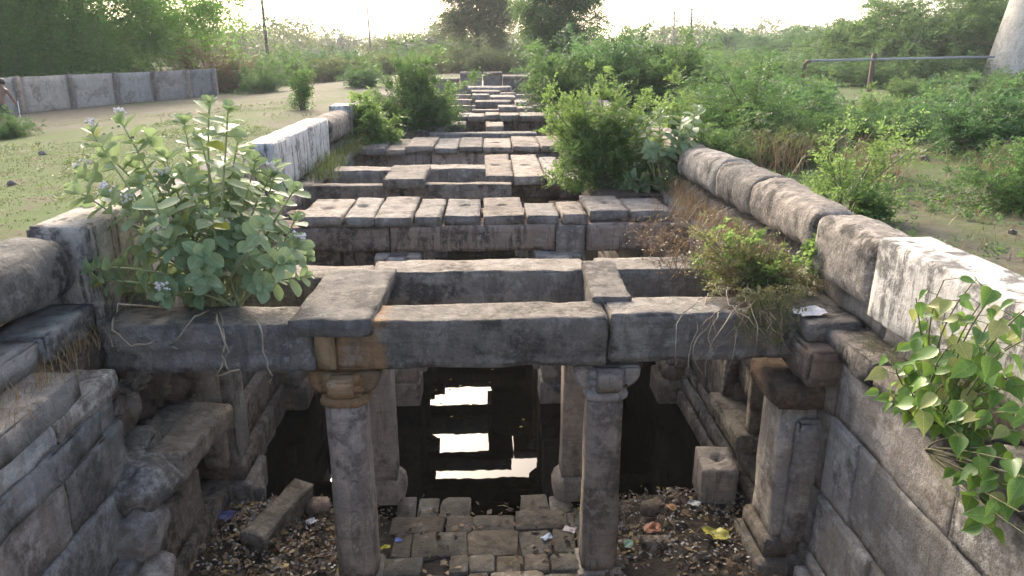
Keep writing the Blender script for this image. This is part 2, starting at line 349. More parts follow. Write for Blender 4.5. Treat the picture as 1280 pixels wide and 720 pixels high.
# ------------------------------------------------------------------ side walls of the well
def side_wall(sgn, face, label):
    w = thing('retaining_wall', label, 'wall', (face, 1.2, -.1))
    rng = random.Random(11 if sgn < 0 else 23)
    V, F = rock(.9, Y_END - 1.2, 2.78, cell=2, rnd=.02, amp=0, chip=0)
    link('backing', fast_mesh('backing', V, F, M['soil']), w, (sgn * .74, (Y_END - 1.2) / 2, 1.33))
    if sgn < 0: zs = [-.1, .5, 1.02, 1.6, 2.1, 2.36, 2.56]
    else: zs = [-.1, .3, .52, .68, 1.28, 2.02, 2.56]
    for ci in range(len(zs) - 1):
        z0, z1 = zs[ci], zs[ci + 1]; y = 1.3 + rng.uniform(0, .4)
        step = 0.0
        if sgn > 0: step = [.16, .12, .07, .02, 0, 0][ci]
        else: step = [.17, .12, .04, 0, .02, .04][ci]
        while y < 17:
            near = y < 5.7
            L = (rng.uniform(1.3, 2.4) if sgn > 0 else rng.uniform(.9, 1.9)) if near else rng.uniform(.45, 1.3)
            if y < 5.58 < y + L and 5.58 - y > .25: L = 5.58 - y
            near = y < 5.55
            hole = False
            if sgn < 0:      # broken hollow beside the lintel, and a niche
                if ci >= 3 and 5.5 < y + L / 2 < 7.1: hole = True
                if ci == 1 and 6.6 < y + L / 2 < 7.3: hole = True
            else:
                if ci in (3, 4) and 7.0 < y + L / 2 < 7.9: hole = True
            if not hole:
                gap = .006
                pr = step + (rng.uniform(-.05, .05) if near and sgn < 0 else rng.uniform(-.015, .02)); th = .34
                stone('stone', (face + sgn * (th / 2 - pr), y + L / 2, (z0 + z1) / 2), (th, L - gap, z1 - z0 - gap), M['wallplaster'] if near else M['wall'], w,
                      rot=(rng.uniform(-.01, .01), 0, rng.uniform(-.012, .012)), cell=.06 if near else .1, rnd=.035 if near and sgn < 0 else .018, amp=(.06 if sgn < 0 else .03) if near else .025, chip=.06 if sgn < 0 or not near else .04, freq=1.7 if sgn < 0 else 1.3, maxn=34)
            y += L
    return w
WL = side_wall(-1, L_IN, 'rough eroded side wall of the well below the large grey-green leafed plant')
WR = side_wall(1, R_IN, 'pale lime-faced side wall of the well below the heart-leaved climber')
# broken masonry in the hollow of the wall, jutting shelf stones, niche frames: parts of the walls
rng = random.Random(77)
for k in range(46):
    y = rng.uniform(5.6, 7.1); z = rng.uniform(1.55, 2.35); d = rng.uniform(.1, .26)
    stone('rubble_stone', (L_IN - .22 + rng.uniform(-.08, .1) - (z - 1.5) * .06, y, z), (d, d * rng.uniform(.8, 1.6), d * rng.uniform(.6, 1)), M['soil'] if k % 2 else M['wall'], WL,
          rot=(rng.uniform(-.5, .5), rng.uniform(-.5, .5), rng.uniform(0, 3)), cell=.06, rnd=.02, amp=.09, chip=.08, freq=5)
stone('shelf_stone', (L_IN + .08, 6.42, 1.46), (.56, 1.15, .24), M['wall'], WL, rot=(-.08, .06, -.05), cell=.05, rnd=.05, amp=.09, chip=.07, freq=3)
stone('shelf_stone', (L_IN + .06, 5.62, 1.5), (.5, .55, .34), M['wallplaster'], WL, rot=(-.1, .15, -.1), cell=.04, rnd=.22, amp=.2, chip=.08, freq=2.6)
stone('broken_bracket', (L_IN + .08, 5.45, 1.14), (.46, .5, .5), M['wallplaster'], WL, rot=(.2, .25, .2), cell=.04, rnd=.28, amp=.26, chip=.08, freq=2.4)
stone('broken_bracket', (L_IN + .06, 5.3, .68), (.4, .55, .5), M['wallplaster'], WL, rot=(.1, .35, -.1), cell=.04, rnd=.24, amp=.24, chip=.08, freq=2.4)
stone('niche_post', (L_IN + .0, 6.6, .97), (.2, .14, .8), M['wall'], WL, cell=.08)
stone('niche_post', (L_IN + .0, 7.3, .97), (.2, .14, .8), M['wall'], WL, cell=.08)
stone('niche_lintel', (R_IN - .06, 7.45, 2.02), (.4, 1.3, .26), M['beam'], WR, cell=.08, rnd=.05, amp=.03, rot=(.05, 0, 0))
stone('niche_sill', (R_IN - .06, 7.45, .98), (.42, 1.1, .2), M['wall'], WR, cell=.08, rnd=.05, amp=.03)
stone('niche_post', (R_IN - .02, 7.05, 1.5), (.24, .14, .9), M['wall'], WR, cell=.08)
stone('niche_post', (R_IN - .02, 7.9, 1.5), (.24, .14, .9), M['wall'], WR, cell=.08)
ew = thing('end_wall', 'low stone wall closing the far end of the stepped beams', 'wall', (0, Y_END, 0))
for i, (xa, xb, zt) in enumerate([(-3.2, -1.4, 3.05), (-1.4, -.05, 3.42), (0.0, 1.2, 3.42), (1.2, 3.2, 3.2)]):
    stone('stone', ((xa + xb) / 2, Y_END + .2, (zt + 2.2) / 2), (xb - xa - .02, .5, zt - 2.2), M['slab'], ew, cell=.3)
    stone('cap_stone', ((xa + xb) / 2, Y_END + .15, zt + .09), (xb - xa - .05, .8, .16), M['slab'], ew, cell=.2)
stone('backing', (0, Y_END + .25, 1.0), (6.4, .4, 2.4), M['soil'], ew, cell=1)
nw = thing('end_wall', 'plain stone end wall beneath the viewing platform', 'wall', (0, 1.2, 0))
stone('backing', (0, 1.0, 1.45), (7.2, .4, 3.2), M['wall'], nw, cell=.4)

# ------------------------------------------------------------------ parapets
def bolster(y0, y1, cx, zc, r, parent, seed, flat=.75):
    n, m = 22, max(6, int((y1 - y0) / .1)); V = []; F = []
    ys = np.concatenate(([-.5, -.485], np.linspace(-.46, .46, m), [.485, .5])) * (y1 - y0)
    for j, y in enumerate(ys):
        e = {0: .88, 1: .96, len(ys) - 1: .88, len(ys) - 2: .96}.get(j, 1.0)
        for k in range(n):
            a = 2 * math.pi * k / n; c, s = math.cos(a), math.sin(a); q = .68
            V.append((math.copysign(abs(c) ** q, c) * r * e, y, math.copysign(abs(s) ** q, s) * r * (e if s > 0 else flat)))
    m2 = len(ys)
    for j in range(m2 - 1):
        for k in range(n): F.append((j * n + k, (j + 1) * n + k, (j + 1) * n + (k + 1) % n, j * n + (k + 1) % n))
    F.append(tuple(range(n))); F.append(tuple((m2 - 1) * n + k for k in range(n - 1, -1, -1)))
    V = np.array(V); Nn = V.copy(); Nn[:, 1] = 0; Nn /= np.maximum(1e-6, np.linalg.norm(Nn, axis=1, keepdims=True))
    en = np.clip((np.abs(V[:, 1]) / (y1 - y0) - .44) * 16, 0, 1); V = V + Nn * (.075 * fbm(V * 1.4 + seed * 13, 4) + .03 * fbm(V * 6 + seed, 3) - .09 * en * np.clip(fbm(V * 4 + seed * 5, 2) * 2.5, 0, 1))[:, None]
    o = link('coping_stone', fast_mesh('coping_stone', V, F, M['coping']), parent, Vector((cx, (y0 + y1) / 2, zc)) - parent.location, (random.Random(seed).uniform(-.02, .02), random.Random(seed + 5).uniform(-.15, .15), random.Random(seed + 9).uniform(-.03, .03)))
    return o
PL = thing('parapet_wall', 'old parapet of round stones and plastered blocks beside the open turf', 'parapet', (-3.5, 1.5, 2.5))
PR = thing('parapet_wall', 'parapet of round grey stones with one whitewashed block beside the thorn thicket', 'parapet', (3.3, 1.5, 2.5))
bolster(1.4, 3.6, -3.66, 3.27, .29, PL, 3); bolster(3.63, 6.0, -3.66, 3.27, .29, PL, 4)
stone('plastered_block', (-3.5, 7.15, 3.2), (.5, 2.2, .82), M['oldplaster'], PL, cell=.1, rnd=.05, amp=.02, chip=.04)
bolster(8.3, 10.2, -3.55, 3.27, .28, PL, 5); bolster(10.25, 11.4, -3.55, 3.27, .28, PL, 6)
stone('plastered_block', (-3.42, 13.6, 3.22), (.46, 4.3, .8), M['white'], PL, cell=.15, rnd=.05, amp=.02, chip=.03)
bolster(15.8, 18.0, -3.4, 3.3, .3, PL, 7)
stone('plastered_block', (-3.38, 18.5, 3.25), (.5, .9, .9), M['white'], PL, cell=.15, rnd=.04, amp=.02, chip=.03)
for k in range(8): bolster(19.2 + k * 3.4, 22.5 + k * 3.4, -3.5, 3.2, .28, PL, 30 + k)
stone('plastered_block', (3.23, 3.55, 3.3), (.42, 3.8, .64), M['white'], PR, cell=.1, rnd=.035, amp=.015, chip=.03, maxn=40)
stone('coping_stone', (3.27, 6.02, 3.28), (.5, 1.1, .58), M['coping'], PR, cell=.07, rnd=.2, amp=.06, chip=.03, rot=(.02, 0, .05))
bolster(6.65, 8.3, 3.3, 3.31, .275, PR, 12); bolster(8.32, 9.6, 3.3, 3.31, .265, PR, 13); bolster(9.62, 11.5, 3.3, 3.30, .27, PR, 14)
for k in range(10): bolster(11.55 + k * 3.4, 14.9 + k * 3.4, 3.4, 3.25, .28, PR, 50 + k)
rng = random.Random(3)
for sg, PA, face in ((-1, PL, L_IN), (1, PR, R_IN)):
    y = 1.5
    while y < 24:                                   # ledge course, then the plinth course under the coping
        L = rng.uniform(.9, 1.7)
        if not (sg < 0 and 5.75 < y + L / 2 < 6.3) and not (sg > 0 and 5.9 < y + L / 2 < 6.5):
            stone('ledge_stone', (face + sg * .22, y + L / 2, 2.655 + rng.uniform(-.012, .012)), (.52, L - .03, .2), M['ledge'], PA, rot=(rng.uniform(-.012, .012), sg * .01, rng.uniform(-.02, .02)), cell=.09, rnd=.02, amp=.04, chip=.08, freq=3)
        y += L
    y = 1.7
    while y < 24:
        L = rng.uniform(.8, 1.5)
        stone('plinth_stone', (face + sg * .52, y + L / 2, 2.84 + rng.uniform(-.012, .012)), (.46, L - .03, .22), M['ledge'], PA, rot=(rng.uniform(-.02, .02), 0, rng.uniform(-.03, .03)), cell=.08, rnd=.02, amp=.05, chip=.09, freq=3)
        y += L
stone('stone_curb', (3.85, 7.6, 3.05), (.7, 5.0, .2), M['ledge'], PR, cell=.12, rnd=.04, amp=.04, chip=.06)

# ------------------------------------------------------------------ lintels, slabs and blocks over the well
def block(name, label, cat, x0, x1, y0, y1, z0, z1, mat, group=None, rot=(0, 0, 0), **k):
    k.setdefault('cell', .06); k.setdefault('rnd', .018); k.setdefault('amp', .03); k.setdefault('chip', .06); k.setdefault('maxn', 44)
    o = stone(name, ((x0 + x1) / 2, (y0 + y1) / 2, (z0 + z1) / 2), (x1 - x0, y1 - y0, z1 - z0), mat, None, rot, **k)
    return tag(o, label, cat, group)
block('lintel_beam', 'thick grey lintel spanning the two foremost columns, orange at one end', 'beam', -1.27, 1.04, 5.9, 6.36, 2.37, 2.81, M['lintel_orange'], rnd=.025, chip=.09, cell=.045, groove=-.35, maxn=56)
block('lintel_beam', 'dark grooved lintel under the roots of the large-leaved plant', 'beam', -3.25, -1.47, 5.92, 6.42, 2.36, 2.78, M['lintel'], rnd=.025, groove=-.1, cell=.05)
block('lintel_beam', 'weathered lintel under the dry straggling shrub beside the right-hand column', 'beam', 1.07, 2.78, 5.96, 6.42, 2.38, 2.82, M['lintel'], rnd=.025, chip=.1, groove=-.3, cell=.05)
block('packing_block', 'small orange sandstone block wedged between two lintels over the octagonal column', 'stone block', -1.455, -1.285, 5.9, 6.3, 2.37, 2.77, M['sand'])
block('cover_slab', 'wide flat pale slab bridging lintels beside the large-leaved plant', 'slab', -1.62, -.93, 5.84, 7.38, 2.7, 2.845, M['slab'], rot=(0, 0, -.03), cell=.06, chip=.06)
block('lintel_beam', 'rear lintel of the open square frame, rough rounded top', 'beam', -1.18, 1.06, 7.3, 7.8, 2.38, 2.82, M['lintel'], rnd=.04, chip=.1, cell=.05, groove=-.5)
block('lintel_beam', 'rear lintel running under the wide leafy plant into the eroded wall', 'beam', -3.2, -1.2, 7.32, 7.8, 2.38, 2.76, M['lintel'])
block('lintel_beam', 'rear lintel reaching the wall behind the dry straggling shrub', 'beam', 1.2, 3.1, 7.45, 7.95, 2.36, 2.78, M['lintel'], chip=.08)
block('tie_block', 'pale granite-like block tying front and rear lintels of the square frame', 'stone block', .98, 1.34, 6.3, 7.5, 2.45, 2.87, M['slab'], rnd=.03, rot=(0, 0, -.04), cell=.04, chip=.08)
block('bearing_block', 'rust-brown bearing stone under the lintel end at the pale wall', 'stone block', 2.66, 3.1, 5.55, 6.3, 2.3, 2.62, M['rustsand'], rnd=.04)
block('cover_slab', 'dark slab on the wall corner under a scrap of white paper', 'slab', 2.72, 3.2, 5.75, 6.75, 2.63, 2.79, M['ledge'])
block('bearing_block', 'pale short stone behind the dry shrub on the wall', 'stone block', 2.55, 3.0, 8.1, 8.9, 2.55, 2.86, M['slab'])

def X_at(x, y, Z): return atz(x, y, Z).x
def Y_at(y, Z): return atz(600, y, Z).y
def slab_row(items, Z, th, mat, label, group, cat='slab', name='cover_slab', res=.07):
    r = random.Random(len(items) * 7 + int(items[0][0]))
    for it in items:
        x0, x1, yf, yb = it[:4]; pit = it[4] if len(it) > 4 else 0
        dz = r.uniform(-.025, .025); X0, X1 = X_at(x0, yf, Z), X_at(x1, yf, Z); Y0, Y1 = Y_at(yf, Z), Y_at(yb, Z)
        pits = [(r.uniform(-.05, .05), (Y1 - Y0) * r.uniform(-.08, .12), r.uniform(.075, .12), .06)] if pit and r.random() < .8 else None
        block(name, label, cat, X0 + .012, X1 - .012, Y0, Y1, Z - th + dz, Z + dz, mat, group, rot=(r.uniform(-.012, .012), r.uniform(-.02, .02), r.uniform(-.025, .025)), cell=.05 if pit else res, pits=pits, chip=.07, rnd=.015)
rowB = [(372, 428, 270, 247, 1), (429, 468, 271, 247, 1), (467, 516, 271, 246, 1), (517, 553, 270, 246), (554, 602, 269, 246, 1), (603, 657, 269, 246, 1), (659, 701, 269, 253, 1), (702, 736, 269, 253), (737, 789, 266, 246, 1), (790, 845, 266, 248)]
slab_row(rowB, 2.8, .14, M['slab'], 'capping slab in the unbroken row laid over the long pinkish beams', 'capping slabs over the pinkish beams')
block('lintel_beam', 'long pinkish middle beam under the unbroken row of capping slabs', 'beam', -1.3, .98, 10.05, 10.55, 2.3, 2.655, M['beam'])
block('lintel_beam', 'pinkish beam under the row of capping slabs, its end in the eroded wall', 'beam', -3.2, -1.32, 10.05, 10.55, 2.3, 2.65, M['beam'])
block('lintel_beam', 'pinkish beam under the row of capping slabs, its end behind the dry shrub', 'beam', 1.42, 3.1, 10.08, 10.55, 2.28, 2.655, M['beam'])
block('packing_block', 'dark upright block between two pinkish beams under the capping slabs', 'stone block', 1.0, 1.4, 10.0, 10.5, 2.08, 2.655, M['lintel'])
block('lintel_beam', 'rear beam hidden under the back edge of the capping slab row', 'beam', -3.2, 3.1, 10.9, 11.3, 2.3, 2.65, M['beam'], cell=.15)
block('stone_panel', 'squared infill stone under the pinkish beam beside the column capital', 'stone block', -2.0, -1.45, 10.2, 10.5, 1.95, 2.29, M['beam'])
block('stone_panel', 'infill stone under the pinkish beam at the eroded wall', 'stone block', -2.75, -2.05, 10.2, 10.5, 1.95, 2.29, M['wall'])
# second square frame
def beam_px(label, x0, x1, yf, yb, Z, th, mat=M['lintel'], name='lintel_beam', cat='beam', group=None, **k):
    block(name, label, cat, X_at(x0, yf, Z), X_at(x1, yf, Z), Y_at(yf, Z), Y_at(yb, Z), Z - th, Z, mat, group, **k)
beam_px('front beam of the second frame, end near the turf-side wall', 370, 500, 231.5, 228, 2.82, .3)
beam_px('front beam of the second frame with a rounded worn top', 501, 640, 230.5, 227.3, 2.83, .3, rnd=.03)
beam_px('rear beam of the second frame near the turf-side wall', 415, 508, 213, 207.5, 2.84, .42)
beam_px('rear beam of the second frame between the single slab and paired slabs', 509, 612, 211, 205.5, 2.86, .42)
slab_row([(478, 532, 222, 205)], 2.98, .15, M['slab'], 'single squarish slab tilted across the second frame', None)
slab_row([(606, 643, 222, 194, 1), (644, 684, 222, 193, 1), (685, 712, 222, 196)], 2.86, .14, M['slab'], 'slab in the paired row at the foot of the bright green bush', 'slabs at the foot of the bright bush')
block('lintel_beam', 'dark beam below the paired slabs beside the bright green bush', 'beam', .1, 3.1, 13.5, 13.9, 2.4, 2.71, M['lintel'])
block('lintel_beam', 'rear beam below the paired slabs beside the bright green bush', 'beam', .1, 3.1, 15.6, 16.1, 2.3, 2.7, M['lintel'], cell=.15)
ef = block('earth_fill', 'packed brown earth between slabs where the bright green bush grows', 'earth', 1.75, 3.1, 11.75, 17.3, 2.3, 2.74, M['soil'], None, cell=.15, rnd=.05, amp=.08)
block('lintel_beam', 'added unseen beam behind the second frame, narrowing the sky reflection', 'beam', -3.1, 3.1, 15.1, 15.7, 2.0, 2.4, M['lintel'], cell=.15)  # added out of view; narrows the patch of sky mirrored in the water
block('sky_gap_filler', 'dark block added under the paired slabs to close a sky gap', 'stone block', .12, 1.74, 13.82, 15.58, 2.42, 2.69, M['lintel'], cell=.15)  # added filler; keeps a bright sky streak out of the water reflection
for xa, xb in ((.35, .7), (.85, 1.2), (1.4, 1.7)):
    block('packing_block', 'upright dark block in the face below the paired slabs', 'stone block', xa, xb, 13.42, 13.7, 2.38, 2.7, M['lintel'], 'upright blocks below the paired slabs')
slab_row([(427, 458, 186, 173), (458, 481, 186, 173), (481, 507, 186, 173), (507, 543, 184, 172), (543, 573, 184, 172), (573, 604, 184, 172, 1), (604, 641, 184, 172, 1), (641, 676, 184, 172), (676, 715, 184, 172)], 2.8, .14, M['slab'],
         'capping slab in the third row, laid over the broad plain beams', 'capping slabs in the third row')
block('lintel_beam', 'broad plain beam under the third slab row near the turf-side wall', 'beam', -3.2, -1.25, 17.6, 18.1, 2.2, 2.655, M['beam'])
block('lintel_beam', 'broad plain middle beam under the third slab row', 'beam', -1.22, .2, 17.6, 18.1, 2.2, 2.655, M['beam'])
block('lintel_beam', 'broad plain beam under the third slab row near the bright green bush', 'beam', .23, 3.1, 17.6, 18.1, 2.2, 2.655, M['beam'])
beam_px('low thin beam behind the third slab row', 536, 672, 167, 164.5, 2.75, .3)
beam_px('stepped upper stone by the small round bush', 494, 536, 152.5, 149, 2.9, .3)
beam_px('stepped lower stone by the small round bush', 490, 534, 163, 159, 2.75, .3)
slab_row([(533, 559, 158, 153), (559, 582, 156.5, 151.5)], 2.85, .2, M['slab'], 'one of two touching slabs behind the third slab row', 'two touching slabs')
slab_row([(607, 631, 157, 151.5)], 2.87, .2, M['slab'], 'lone slab standing across the gap behind the third slab row', None)
slab_row([(536, 562, 145.5, 141.5), (562, 585, 145.5, 141.5), (585, 606, 145, 141), (606, 625, 145, 141), (625, 651, 145, 141), (651, 690, 145, 141)], 2.85, .18, M['slab'], 'capping slab in the fourth row, past the lone slab', 'capping slabs in the fourth row', res=.15)
block('lintel_beam', 'beam beneath the fourth row of capping slabs', 'beam', -3.1, 3.1, 26.0, 26.6, 2.2, 2.66, M['beam'], cell=.2)
far = [(590, 624, 138, 136.5, 2.78), (623, 647, 134, 131, 2.85), (647, 668, 135.5, 133, 2.85), (594, 640, 127.5, 125, 2.85), (613, 645, 121.5, 118.5, 2.9), (645, 662, 128, 125, 2.8), (590, 612, 119, 117, 2.85), (589, 626, 114.5, 112.5, 2.85), (626, 645, 117, 115.5, 2.85), (584, 640, 109.5, 107, 2.85)]
for i, (x0, x1, yf, yb, Z) in enumerate(far):
    beam_px('narrow far slab among the staggered stones before the end wall', x0, x1, yf, yb, Z, .3, M['slab'], 'cover_slab', 'slab', 'staggered far slabs', cell=.25)
for Yb in (29, 33, 37, 41):
    block('lintel_beam', 'far cross beam low between the staggered slabs', 'beam', -3.1, 3.1, Yb, Yb + .6, 2.2, 2.6, M['beam'], 'far cross beams', cell=.4)

# ------------------------------------------------------------------ columns
def capital(mb, z0, w, arms, seed):
    for k, (zz, hh, s) in enumerate([(z0, .07, 1.0), (z0 + .07, .06, 1.16), (z0 + .13, .1, 1.1)]):
        V, F = rock(w * s, w * s, hh - .004, cell=.06, rnd=.025, amp=.012, chip=.03, seed=seed + k); mb.add(V + [0, 0, zz + hh / 2], F)
def make_pillar(kind, label, x, y, zfoot, ztop, w, seed, group=None, capmat=None, tilt=0):
    t = thing('stone_pillar', label, 'pillar', (x, y, zfoot), 0, group); h = ztop - zfoot; mat = M['column']
    def add(nm, V, F, m=mat, z=0, par=t): return link(nm, fast_mesh(nm, V, F, m), par, (0, 0, z))
    if kind == 'octagon':
        zc = h - .36; pr = [(z, w * (1.06 - .09 * z / zc)) for z in np.linspace(.3, zc, 22)]
        V, F = lathe_poly(pr, 8, seed, .018, chamf=.38); add('shaft', V, F)
        V, F = rock(w * 2.6, w * 2.6, .3, cell=.08, rnd=.05, amp=.03, seed=seed); add('base', V, F, z=.15)
        V, F = lathe_poly([(zc, w * 1.02), (zc + .02, w * 1.16), (zc + .06, w * 1.2), (zc + .09, w * 1.1)], 8, seed, .012, chamf=.35); add('neck_ring', V, F, capmat or mat)
    elif kind == 'square':
        zc = h - .3; pr = [(z, w * (1.03 - .05 * z / zc)) for z in np.linspace(.45, zc, 20)]
        V, F = lathe_poly(pr, 8, seed, .015, chamf=.14); add('shaft', V, F)
        pr = [(-.1, w * 1.5), (.1, w * 1.52), (.3, w * 1.5), (.4, w * 1.36), (.47, w * 1.06)]
        V, F = lathe_poly(pr, 8, seed + 1, .03, chamf=.3); add('base', V, F)
        V, F = rock(w * 2.15, w * 2.15, .1, cell=.06, rnd=.03, amp=.01, seed=seed); add('neck_ring', V, F, z=zc + .04)
    elif kind == 'pedestal':
        zc = h - .3; pr = [(z, w * (1.0 - .03 * z / zc)) for z in np.linspace(.75, zc, 14)]
        V, F = lathe_poly(pr, 8, seed, .012, chamf=.1); add('shaft', V, F)
        V, F = rock(w * 3.5, w * 3.5, .2, cell=.1, rnd=.04, amp=.02, seed=seed); b = add('base', V, F, z=.02)
        V, F = rock(w * 2.8, w * 2.8, .42, cell=.1, rnd=.03, amp=.02, seed=seed + 1); add('step', V, F, z=.31, par=b)
        V, F = rock(w * 2.4, w * 2.4, .3, cell=.1, rnd=.03, amp=.02, seed=seed + 2); add('step', V, F, z=.66, par=b)
        V, F = rock(w * 2.2, w * 2.2, .1, cell=.06, rnd=.03, amp=.01, seed=seed); add('neck_ring', V, F, z=zc + .04)
    cw = w * 1.75; zc2 = h - (.29 if kind == 'octagon' else .24)
    mb = MB(); capital(mb, zc2, cw, None, seed); cp = link('capital', mb.mesh('capital', capmat or mat), t)
    for dx, dy in ((1, 0), (-1, 0), (0, -1), (0, 1)):
        V, F = rock(.2, cw * .72, .22, cell=.035, rnd=.025, amp=.02, chip=.04, seed=seed + dx + 3 * dy)
        V[:, 0] -= np.where((V[:, 0] > 0) & (V[:, 2] < .03), ((.03 - V[:, 2]) / .14) ** 2 * .12, 0)
        link('bracket', fast_mesh('bracket', V, F, capmat or mat), cp, (dx * (cw / 2 + .06), dy * (cw / 2 + .06), zc2 + .13), (0, 0, math.atan2(dy, dx)))
    return t
make_pillar('octagon', 'foremost chamfered column with an orange sandstone capital', -1.25, 6.1, -.1, 2.36, .178, 3, capmat=M['sand'])
make_pillar('octagon', 'foremost chamfered column with a grey bracket capital under the rough lintel joint', 1.07, 6.12, -.1, 2.36, .165, 8)
make_pillar('square', 'second square column with a bulging foot behind the orange-capped column', -1.18, 7.5, -.1, 2.37, .16, 14)
make_pillar('square', 'second square column with a bulging foot behind the grey-capped column', 1.0, 7.5, -.1, 2.37, .16, 19)
make_pillar('pedestal', 'third column on a stepped pedestal in the water, below the eroded wall side', -1.2, 9.95, -.1, 2.29, .18, 24)
make_pillar('pedestal', 'third column on a stepped pedestal in the water, below the pale wall side', 1.02, 9.95, -.1, 2.29, .18, 29)
for Yp in (11.1, 12.3, 14.6, 17.9, 26.3):
    for Xp in (-1.2, 1.02):
        make_pillar('square', 'dim column standing in the dark water under the far beams', Xp, Yp, -.1, 2.28, .17, int(Yp * 3 + Xp), 'columns under the far beams')
def make_pilaster(x, y, sgn, ztop, label, w=.42):
    t = thing('wall_pilaster', label, 'pilaster', (x, y, -.1)); s = int(y * 10 + sgn)
    V, F = rock(.5, w * 1.5, .5, cell=.09, rnd=.05, amp=.03, seed=s); b = link('base', fast_mesh('base', V, F, M['wall']), t, (-sgn * .05, 0, .3))
    V, F = rock(.42, w * 1.25, .2, cell=.09, rnd=.05, amp=.02, seed=s + 4); link('moulding', fast_mesh('moulding', V, F, M['wall']), t, (-sgn * .03, 0, .65))
    V, F = rock(.36, w, ztop - .95, cell=.1, rnd=.04, amp=.03, seed=s + 1); link('shaft', fast_mesh('shaft', V, F, M['wallplaster']), t, (0, 0, .75 + (ztop - .95) / 2))
    for dy in (-w * .62, w * .62):
        V, F = rock(.26, w * .24, ztop - 1.05, cell=.1, rnd=.05, amp=.03, seed=s + 2); link('side_fillet', fast_mesh('side_fillet', V, F, M['wallplaster']), t, (sgn * .04, dy, .75 + (ztop - 1.05) / 2))
    V, F = rock(.5, w * 1.45, .22, cell=.06, rnd=.07, amp=.04, seed=s + 3); link('capital', fast_mesh('capital', V, F, M['rustsand']), t, (-sgn * .06, 0, ztop - .08))
make_pilaster(2.8, 6.05, 1, 2.3, 'pilaster on the pale wall under the rust-brown bearing stone', .5)
make_pilaster(2.78, 9.95, 1, 2.35, 'pilaster with a stepped foot on the pale wall, third from the platform')
make_pilaster(-2.86, 9.95, -1, 2.35, 'pilaster with a stepped foot on the eroded wall under the pinkish beam')
make_pilaster(-2.9, 7.5, -1, 2.35, 'worn pilaster on the eroded wall behind the large-leaved plant')

# ------------------------------------------------------------------ foliage tools
def spray_arrays(O, D, L, k, ll, lw, rng, droop=.15, flat=.5):
    """O, D: origins and directions of twigs; k leaflets each (two rows). returns V, F"""
    n = len(O); D = D / np.linalg.norm(D, axis=1, keepdims=True)
    up = np.tile([0, 0, 1.0], (n, 1)) + rng.normal(0, flat, (n, 3)); S = np.cross(D, up); S /= np.maximum(np.linalg.norm(S, axis=1, keepdims=True), 1e-6)
    U = np.cross(S, D); Ls = L * rng.uniform(.6, 1.3, n); V = []
    for j in range(k):
        t = (j + .8) / k; sg = 1 if j % 2 else -1
        B = O + D * (Ls * t)[:, None]; B[:, 2] -= droop * Ls * t * t
        ld = S * sg * rng.uniform(.6, 1, (n, 1)) + D * rng.uniform(.3, .8, (n, 1)) + U * rng.normal(0, .35, (n, 1)); ld /= np.linalg.norm(ld, axis=1, keepdims=True)
        nn = np.cross(ld, D); nn = nn / np.maximum(np.linalg.norm(nn, axis=1, keepdims=True), 1e-6) + rng.normal(0, .3, (n, 3))
        wd = np.cross(nn, ld); wd /= np.maximum(np.linalg.norm(wd, axis=1, keepdims=True), 1e-6)
        l = ll * rng.uniform(.65, 1.25, (n, 1)); w = lw * rng.uniform(.7, 1.2, (n, 1)) * .5
        V.append(np.stack((B, B + ld * l * .45 + wd * w, B + ld * l, B + ld * l * .45 - wd * w), 1))
    V = np.concatenate(V).reshape(-1, 3); F = np.arange(len(V)).reshape(-1, 4)
    return V, F
def crown_points(n, rx, ry, rz, rng, lump=.35, seed=0, shell=.55, floor=-.9, clumps=0):
    m = clumps if clumps else n
    d = rng.normal(0, 1, (m * 3, 3)); d /= np.linalg.norm(d, axis=1, keepdims=True); d = d[d[:, 2] > floor][:m]
    r = 1 + lump * 1.6 * fbm(d * 1.9 + seed * 3.7, 3)
    rr = r * (shell + (1 - shell) * rng.random(len(d)) ** .6)
    P = d * rr[:, None]
    if clumps:
        i = rng.integers(0, len(P), n); sz = rng.uniform(.07, .2, len(P))[i]; g = rng.normal(0, 1, (n, 3)); g *= [1, 1, .6]
        g = g * sz[:, None]; P = P[i] + g; d = d[i] * .4 + g / np.maximum(np.linalg.norm(g, axis=1, keepdims=True), 1e-6)
    else:
        keep = fbm(P * 3.2 + seed * 5.1, 2) > -.22; P = P[keep]; d = d[keep]
    return P * [rx, ry, rz], d
